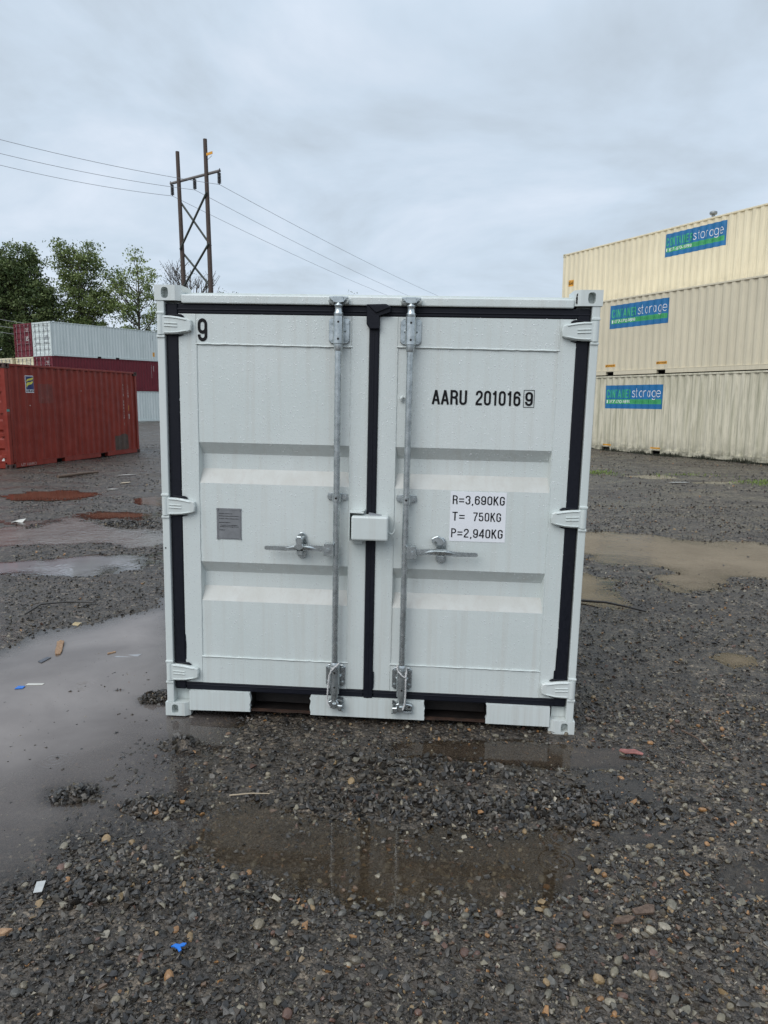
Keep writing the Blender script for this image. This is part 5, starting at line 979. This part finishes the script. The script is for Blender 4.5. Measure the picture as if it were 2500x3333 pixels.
fp = on(F2, T2, .3174); mb = MB(); mb.box(0, .85, -.03, .03, -.12, .14); o = mb.build('yellow_marker', M['orange'], hp); o.location = rel(fp + Vector((.16, -.2, 0))); o.rotation_euler = (0, -.06, -.5)
mb = MB(); mb.tube([rel(fp + Vector((.15, -.2, -.6))), rel(fp + Vector((.75, -.3, -.15)))], .02, 5); mb.build('marker_bracket', M['insul'], hp)
names = ('left', 'middle', 'right')
wl = [(-.5831, .3093), (-.582, .324), (-.5806, .3414)]; wr = [(-.059, .1362), (-.0325, .1361), (.0061, .1359)]
for k, P in enumerate(INS):
    mb = MB(); yl = (P.z - .1 - 1.7278) / wl[k][1] - 3.7126; Lp = atdir(wl[k][0], wl[k][1], yl); d = (Lp - P)
    yr_ = (P.z - .6 - 1.7278) / wr[k][1] - 3.7126; Rp = atdir(wr[k][0], wr[k][1], yr_); d2 = (Rp - P)
    pts = [P + d * t + Vector((0, 0, -1.1 * t * (1 - t) * 1.0)) for t in np.linspace(2.2, 0, 26)] + [P + d2 * t + Vector((0, 0, -1.6 * t * (1 - t))) for t in np.linspace(.03, 1.8, 30)]
    o = mb; o.tube(pts, .022, 5); w = o.build('power_cable', M['wire']); tag(w, 'overhead cable carried by the %s insulator of the power pole' % names[k], 'power cable', 'cables carried by the power pole')
for k, (a, b) in enumerate((((-60, 70, 12.4), (-34.5, 71, 8.2)), ((-60, 70, 11.6), (-34.5, 71, 7.6)), ((-60, 70, 10.8), (-34.5, 71, 7.1)))):
    mb = MB(); A, B = Vector(a), Vector(b); mb.tube([A.lerp(B, t) for t in np.linspace(0, 1, 8)], .022, 4); w = mb.build('power_cable', M['wire']); tag(w, ('upper', 'middle', 'lower')[k] + ' of three thin cables crossing the dark trees at the left edge', 'power cable', 'thin cables in front of the trees')

# ------------------------------------------------------------ trees
def tree(name, label, x, y, h, lobes, seed, dens=1.0, col=((.040, .062, .028), (.085, .110, .052)), leaf=.17, trunk=.28, base=0.0, group='trees behind the yard', bare=False, cat='tree'):
    g = random.Random(seed); rg = np.random.default_rng(seed); root = thing(name, label, cat, (x, y, base), 0, group); tips = []; wood_ = MB()
    tw = [Vector((math.sin(k * .9 + seed) * .25 * k / 6, math.cos(k * 1.3 + seed) * .2 * k / 6, h * .93 * k / 7)) for k in range(8)]
    wood_.tube(tw, [trunk * (1 - .12 * k) for k in range(8)], 8)
    cl = []
    for (lx, ly, lz, rx, ry, rz_) in lobes:
        vol = rx * ry * rz_; n = max(5, int(dens * 13 * vol ** .72))
        for _ in range(n):
            d = Vector((g.gauss(0, 1), g.gauss(0, 1), g.gauss(0, 1))).normalized() * g.random() ** .38; cl.append(Vector((lx + d.x * rx, ly + d.y * ry, lz + d.z * rz_)))
    g.shuffle(cl)
    for i, c in enumerate(cl):
        if i % (2 if bare else 4): continue
        zb = max(h * .12, min(h * .85, c.z - abs(c.x) * .7 - g.uniform(.5, 2.5))); k = zb / (h * .93) * 7; k0 = min(6, int(k)); s = tw[k0].lerp(tw[k0 + 1], k - k0)
        m = s.lerp(c, .5) + Vector((g.uniform(-.4, .4), g.uniform(-.4, .4), g.uniform(-.5, .1))); r0 = .045 + .012 * (c - s).length; wood_.tube([s, s.lerp(m, .55) + Vector((g.uniform(-.15, .15), 0, g.uniform(-.15, .15))), m, m.lerp(c, .6) + Vector((g.uniform(-.2, .2), 0, g.uniform(-.1, .2))), c], [r0, r0 * .8, r0 * .6, r0 * .4, .016], 5)
        if bare:
            for _ in range(5):
                e_ = c + Vector((g.uniform(-.9, .9), g.uniform(-.9, .9), g.uniform(.2, 1.5))); b_ = m.lerp(c, g.uniform(.2, 1)); wood_.tube([b_, b_.lerp(e_, .5) + Vector((g.uniform(-.15, .15), 0, 0)), e_], [.035, .026, .018], 4)
    wood_.build('trunk', M['bark'], root)
    P, C = [], []
    for c in cl:
        n = int(g.uniform(26, 60) * (0.25 if bare else 1)); sp = g.uniform(.28, .55); q = rg.normal(0, 1, (n, 3)) * (sp, sp, sp * .62) + np.array(c); P.append(q)
        t = g.random(); cc = np.array(col[0]) * (1 - t) + np.array(col[1]) * t; C.append(cc[None] * rg.uniform(.65, 1.35, (n, 1)))
    P = np.concatenate(P); C = np.concatenate(C); n = len(P); s = leaf * rg.uniform(.6, 1.25, n); a = rg.normal(0, 1, (n, 3)); a /= np.linalg.norm(a, axis=1)[:, None]; b = np.cross(a, rg.normal(0, 1, (n, 3))); b /= np.linalg.norm(b, axis=1)[:, None]
    a *= s[:, None]; b *= (s * .62)[:, None]; V = np.stack([P - a, P + b * .9, P + a, P - b * .9], 1).reshape(-1, 3); F = np.arange(4 * n).reshape(-1, 4)
    me = np_mesh('crown', V, F, M['leaf'], False); set_attr(me, 'col', 'FLOAT_COLOR', np.concatenate([np.repeat(C, 4, 0), np.ones((4 * n, 1))], 1)); link('crown', me, root); return root
olive = ((.085, .125, .044), (.24, .29, .105)); dark = ((.062, .098, .038), (.19, .235, .09)); light = ((.12, .17, .058), (.30, .36, .135))
tree('leafy_tree', 'big dense dark tree at the left edge, behind the cream container ends', -49.5, 84, 20.5, [(0, 0, 17.3, 2.7, 2.5, 2.9), (-2.4, 0, 14, 3.0, 2.6, 4.0), (1.8, 0, 13.2, 2.7, 2.4, 3.6), (0, 0, 8.6, 4.3, 3, 3.4), (-3.5, 0, 18, 1.6, 1.5, 1.9), (3.6, 0, 12.5, 1.8, 1.5, 2.6)], 1, 1.25, dark, group=None)
tree('leafy_tree', 'tall open-crowned tree with two top lobes, behind the maroon door end', -42.4, 85, 20.8, [(-1.7, 0, 18.2, 1.5, 1.4, 2.5), (1.1, 0, 18.0, 1.6, 1.4, 2.5), (-.3, 0, 15.6, 2.4, 2, 1.8), (2.0, 0, 13.2, 2.6, 2.2, 1.7), (-.8, 0, 12.2, 2.0, 1.8, 1.6), (.3, 0, 9.6, 3.4, 2.4, 1.9), (3.6, 0, 16.2, .7, .7, .9)], 2, .95, olive, group=None)
tree('leafy_tree', 'lighter airy tree just left of the pale container top corner', -35.4, 85, 19.6, [(-.2, 0, 18.0, 1.0, 1.0, 1.7), (-2.0, 0, 15.5, 1.6, 1.5, 2.0), (1.3, 0, 15.6, 1.3, 1.3, 1.9), (-1.3, 0, 12.6, 2.6, 2, 1.9), (1.8, 0, 12.3, 1.5, 1.4, 2.3), (0, 0, 9.0, 3.2, 2.2, 1.8)], 3, .68, light, leaf=.15, group=None)
tree('leafy_tree', 'low dark bushy tree filling the gap behind the far containers', -45.5, 88, 11.5, [(0, 0, 8, 3.6, 2, 2.6), (-3, 0, 6, 3, 2, 2.4)], 4, .9, dark, group=None)
tree('leafy_tree', 'small dark tree below the airy one, above the pale grey container', -37.8, 88, 11.5, [(0, 0, 8, 3.0, 2, 2.6), (3, 0, 7, 2.4, 2, 2.4)], 5, .75, olive, group=None)
tree('leafy_tree', 'dark tree cut by the left picture edge', -54.5, 86, 19, [(0, 0, 14, 3.2, 2.5, 4.4), (0, 0, 8, 3.6, 2.6, 3.4), (1.8, 0, 16.5, 2, 2, 2.4)], 12, 1.1, dark, group=None)
tree('bare_tree', 'nearly leafless pale tree behind the left leg of the power pole', -29.6, 88, 18.8, [(-2.6, 0, 16.8, 1.0, 1, 2.3), (-.6, 0, 16.2, 1.0, 1, 2.0), (1.6, 0, 15.0, 1.3, 1, 2.2), (3.0, 0, 13.2, 1.2, 1, 1.4), (-1.6, 0, 13.5, 1.4, 1, 2)], 6, .8, ((.10, .10, .075), (.16, .16, .11)), leaf=.08, trunk=.24, bare=True, group=None)
tree('sapling', 'sparse treetop just right of the power pole, peeping over the container', -24.4, 86, 14.9, [(0, 0, 14.0, 1.0, .8, .75), (-.6, 0, 12.5, 1.2, 1, 1.0)], 7, .55, dark, leaf=.12, trunk=.12, group=None)
tree('sapling', 'tiny twig tip peeping over the container beside the left rod head', -9.5, 85, 14.1, [(0, 0, 13.55, .5, .3, .45)], 8, .5, dark, leaf=.10, trunk=.08, group=None)

# ------------------------------------------------------------ litter on the ground
def zat(x, y):
    h, l, i = terrain(np.array([x]), np.array([y])); return float(max(h[0], l[0] - .002 if i[0] else h[0]))
def scrap(name, label, cat, x, y, pts, mat, th=.002, rz=0, lift=.006, tiltx=0, tilty=0, curl=0.0, group=None):
    mb = MB(); n = len(pts); zf = lambda p: curl * (p[0] ** 2 + p[1] ** 2) ** .5 * math.sin(p[0] * 60 + p[1] * 40); area = sum(pts[i][0] * pts[(i + 1) % n][1] - pts[(i + 1) % n][0] * pts[i][1] for i in range(n))
    if area < 0: pts = pts[::-1]
    mb.add([(p[0], p[1], th + zf(p)) for p in pts] + [(p[0], p[1], zf(p)) for p in pts], [tuple(range(n)), tuple(range(2 * n - 1, n - 1, -1))] + [(n + i, n + (i + 1) % n, (i + 1) % n, i) for i in range(n)])
    o = mb.build(name, mat); o.location = (x, y, zat(x, y) + lift); o.rotation_euler = (tiltx, tilty, rz); return tag(o, label, cat, group)
R_ = [(-.12, -.012), (-.04, -.02), (.06, -.018), (.13, -.024), (.145, .004), (.11, .018), (.125, .024), (.03, .02), (-.06, .024), (-.13, .016)]
o = scrap('wood_splinter', 'broken light brown piece of wood lying in the big puddle at left', 'wood piece', -2.22, .97, R_, M['scrapwood'], .018, 1.99, .0, .15, -.04)
scrap('slate_scrap', 'dark slate-coloured strip in the puddle beside the broken wood', 'scrap', -2.21, .75, [(-.05, -.015), (.05, -.02), (.055, .012), (-.03, .022)], M['darkp'], .006, 1.5, .002)
scrap('plastic_film', 'large pale wet plastic film in the puddle, right of the dark strip', 'plastic film', -1.99, .70, [(-.09, -.03), (.02, -.045), (.10, -.01), (.07, .04), (-.03, .035)], M['clearp'], .0015, .3, .001, curl=.05)
scrap('plastic_film', 'pale wet plastic film near the container, beside the orange wood chip', 'plastic film', -1.70, .88, [(-.08, -.03), (.07, -.02), (.09, .03), (.0, .02), (-.05, .045)], M['clearp'], .0015, .1, .001, curl=.05)
scrap('wood_chip', 'small orange wood chip in the puddle near the container', 'wood chip', -1.83, .92, [(-.03, -.008), (.03, -.01), (.035, .006), (-.02, .012)], M['scrapwood'], .006, .9, .002)
scrap('leaf', 'pale fallen leaf standing at the upper edge of the puddle', 'leaf', -2.36, 1.50, [(-.035, -.008), (.0, -.02), (.04, 0), (.0, .02), (-.03, .01)], M['leafy'], .002, 1.2, .012, .5, .2, curl=.2)
scrap('blue_scrap', 'bright blue bit of plastic at the left edge of the puddle', 'plastic scrap', -2.11, .29, [(-.025, -.015), (.02, -.02), (.03, .01), (-.01, .025)], M['bluep'], .004, .4, .004)
scrap('paper_scrap', 'off-white strip of paper beside the blue bit in the puddle', 'paper scrap', -2.05, .35, [(-.05, -.012), (.05, -.015), (.055, .010), (-.045, .016)], M['dirtyw'], .0015, .15, .003)
scrap('paper_scrap', 'white rectangular paper label lying in the puddle at lower left', 'paper scrap', -1.02, -1.465, [(-.016, -.03), (.012, -.031), (.016, .03), (-.014, .031)], M['paper'], .0015, .35, .022)
scrap('blue_scrap', 'bright blue torn plastic on the gravel at the bottom, in two lobes', 'plastic scrap', -.435, -1.712, [(-.024, -.001), (-.012, .008), (.002, .006), (.010, .011), (.022, .010), (.018, .001), (.006, -.003), (.013, -.014), (.007, -.020), (-.001, -.010), (-.014, -.003)], M['bluep'], .004, .05, .022, .1, .1, curl=.15)
scrap('red_scrap', 'faded red flat scrap on the gravel right of the container corner', 'scrap', 1.35, -.205, [(-.06, .004), (-.05, .022), (-.01, .020), (.02, .026), (.055, -.008), (.05, -.020), (.01, -.010), (-.03, -.016)], M['redp'], .005, -.06, .018, .1)
scrap('bark_chip', 'flat brown bark chip on the gravel at lower right', 'bark chip', 1.075, -1.405, [(-.04, -.02), (.0, -.016), (.03, -.012), (.042, .018), (.02, .022), (-.015, .008), (-.045, .0)], M['barkchip'], .008, .15, .024, .25, .1)
scrap('bark_chip', 'crumbled dark bark left of the flat bark chip', 'bark chip', 1.0, -1.45, [(-.05, -.01), (.0, -.018), (.04, .0), (.02, .014), (-.03, .010)], M['barkchip'], .006, .3, .018)
scrap('bark_chip', 'reddish brown wood sliver at the left picture edge, near the bottom', 'bark chip', -1.03, -1.71, [(-.05, -.012), (.03, -.014), (.05, .004), (.02, .014), (-.04, .010)], M['redp'] if False else M['scrapwood'], .008, .35, .022)
scrap('paper_scrap', 'flat tan scrap on the gravel in front of the red container', 'paper scrap', -6.05, 11.0, [(-.10, -.12), (.08, -.06), (.13, .10), (-.04, .07)], M['tan'], .002, .4, .02)
scrap('paper_scrap', 'long white scrap on the gravel in front of the red container', 'paper scrap', -6.7, 12.6, [(-.22, -.10), (.05, -.03), (.22, .09), (-.02, .05)], M['dirtyw'], .002, .3, .02)
scrap('paper_scrap', 'white scrap at the far rim of the red-brown puddle', 'paper scrap', -5.75, 9.75, [(-.10, -.05), (.04, -.02), (.10, .05), (-.03, .04)], M['dirtyw'], .002, .1, .02)
scrap('paper_scrap', 'crumpled pale scrap at the left picture edge by the rippled puddle', 'paper scrap', -5.55, 6.15, [(-.10, -.06), (.0, -.03), (.10, -.05), (.12, .04), (.02, .03), (-.06, .06)], M['dirtyw'], .003, .1, .02, curl=.3)
scrap('paper_scrap', 'left of two pale scraps near the container hinge', 'paper scrap', -3.28, 6.9, [(-.12, -.05), (.1, -.06), (.12, .06), (-.08, .05)], M['dirtyw'], .006, -.2, .02, curl=.2)
scrap('paper_scrap', 'right of two pale scraps near the container hinge', 'paper scrap', -3.0, 7.1, [(-.12, -.05), (.1, -.06), (.12, .06), (-.08, .05)], M['dirtyw'], .006, -.5, .02, curl=.2)
scrap('paper_scrap', 'bright white scrap on the far gravel at right, by the shallow pools', 'paper scrap', 5.55, 12.0, [(-.26, -.03), (.10, -.05), (.24, .03), (-.12, .05)], M['paper'], .002, .1, .02)
def stick(label, pts, r, mat):
    P = [(x, y, zat(x, y) + dz) for x, y, dz in pts]; c = Vector(P[0]); mb = MB(); n = len(P); mb.tube([tuple(Vector(p) - c) for p in P], [r * (1 - .5 * i / n) for i in range(n)], 7); o = mb.build('stick', M[mat]); o.location = c; return tag(o, label, 'stick')
stick('dark bent stick lying in the brown puddle right of the container', [(1.66, 2.62, .02), (1.85, 2.52, .035), (1.98, 2.42, .03), (2.12, 2.28, .02)], .012, 'stick')
stick('thin brown stick on the gravel right of the container corner', [(1.68, .05, .02), (1.72, -.06, .03), (1.735, -.17, .022)], .006, 'barkchip')
stick('long grey plank-like stick in front of the red container', [(-7.95, 11.9, .03), (-7.7, 12.4, .05), (-7.5, 12.9, .04)], .04, 'barkchip')
stick('curved dark twig on the gravel between the left puddles', [(-2.85, 1.65, .02), (-2.83, 1.85, .04), (-2.68, 1.98, .03), (-2.45, 2.02, .02)], .008, 'stick')
stick('pale straw lying in the water near the middle', [(-.53, -.80, .012), (-.44, -.78, .014), (-.36, -.765, .012)], .0035, 'tan')
def tuft(label, x, y, sx, sy, n, seed):
    g = random.Random(seed); mb = MB()
    for _ in range(n):
        a, b = x + g.gauss(0, sx), y + g.gauss(0, sy); t = g.uniform(0, 6.28); h = g.uniform(.0, .035); w = .012; dx, dy = math.cos(t) * w, math.sin(t) * w; lx, ly = g.gauss(0, .03), g.gauss(0, .03); z = base_level(np.array([a]), np.array([b]))[0] + .0
        mb.add([(a - dx, b - dy, z), (a + dx, b + dy, z), (a + lx, b + ly, z + h + .03)], [(0, 1, 2)])
    o = mb.build('grass_patch', M['grass']); o['kind'] = 'stuff'; o['label'] = label; o['category'] = 'grass'
tuft('yellow-green grass patch just right of the grey container', 4.35, 14.2, .22, .30, 380, 1); tuft('yellow-green grass patch at the right picture edge', 7.5, 12.2, .3, .3, 600, 2); tuft('sparse green growth on the far gravel at right', 6.3, 13.9, .5, .2, 90, 3)
mossy = MB(); g = random.Random(9)     # dark weeds along the foot of the stack at right
for _ in range(1500):
    s = g.uniform(3.5, 11.5) ; q = RP + rd * (S0 + s) - rn * abs(g.gauss(0, .10)); h = g.uniform(.02, .11) * (1 + math.sin(s * 5) * .6); t = g.uniform(0, 6.28)
    mossy.add([(q.x - math.cos(t) * .02, q.y - math.sin(t) * .02, -.02), (q.x + math.cos(t) * .02, q.y + math.sin(t) * .02, -.02), (q.x + g.gauss(0, .03), q.y + g.gauss(0, .03), h)], [(0, 1, 2)])
o = mossy.build('weed_strip', plain('dark_weeds', (.03, .032, .018), .7)); o['kind'] = 'stuff'; o['label'] = 'dark weeds along the foot of the cream container stack'; o['category'] = 'weeds'
print('total tris', sum(sum(len(p.vertices) - 2 for p in me.polygons) if len(me.polygons) < 200000 else len(me.polygons) * (len(me.polygons[0].vertices) - 2) for me in bpy.data.meshes), 'objects', len(SC.objects))
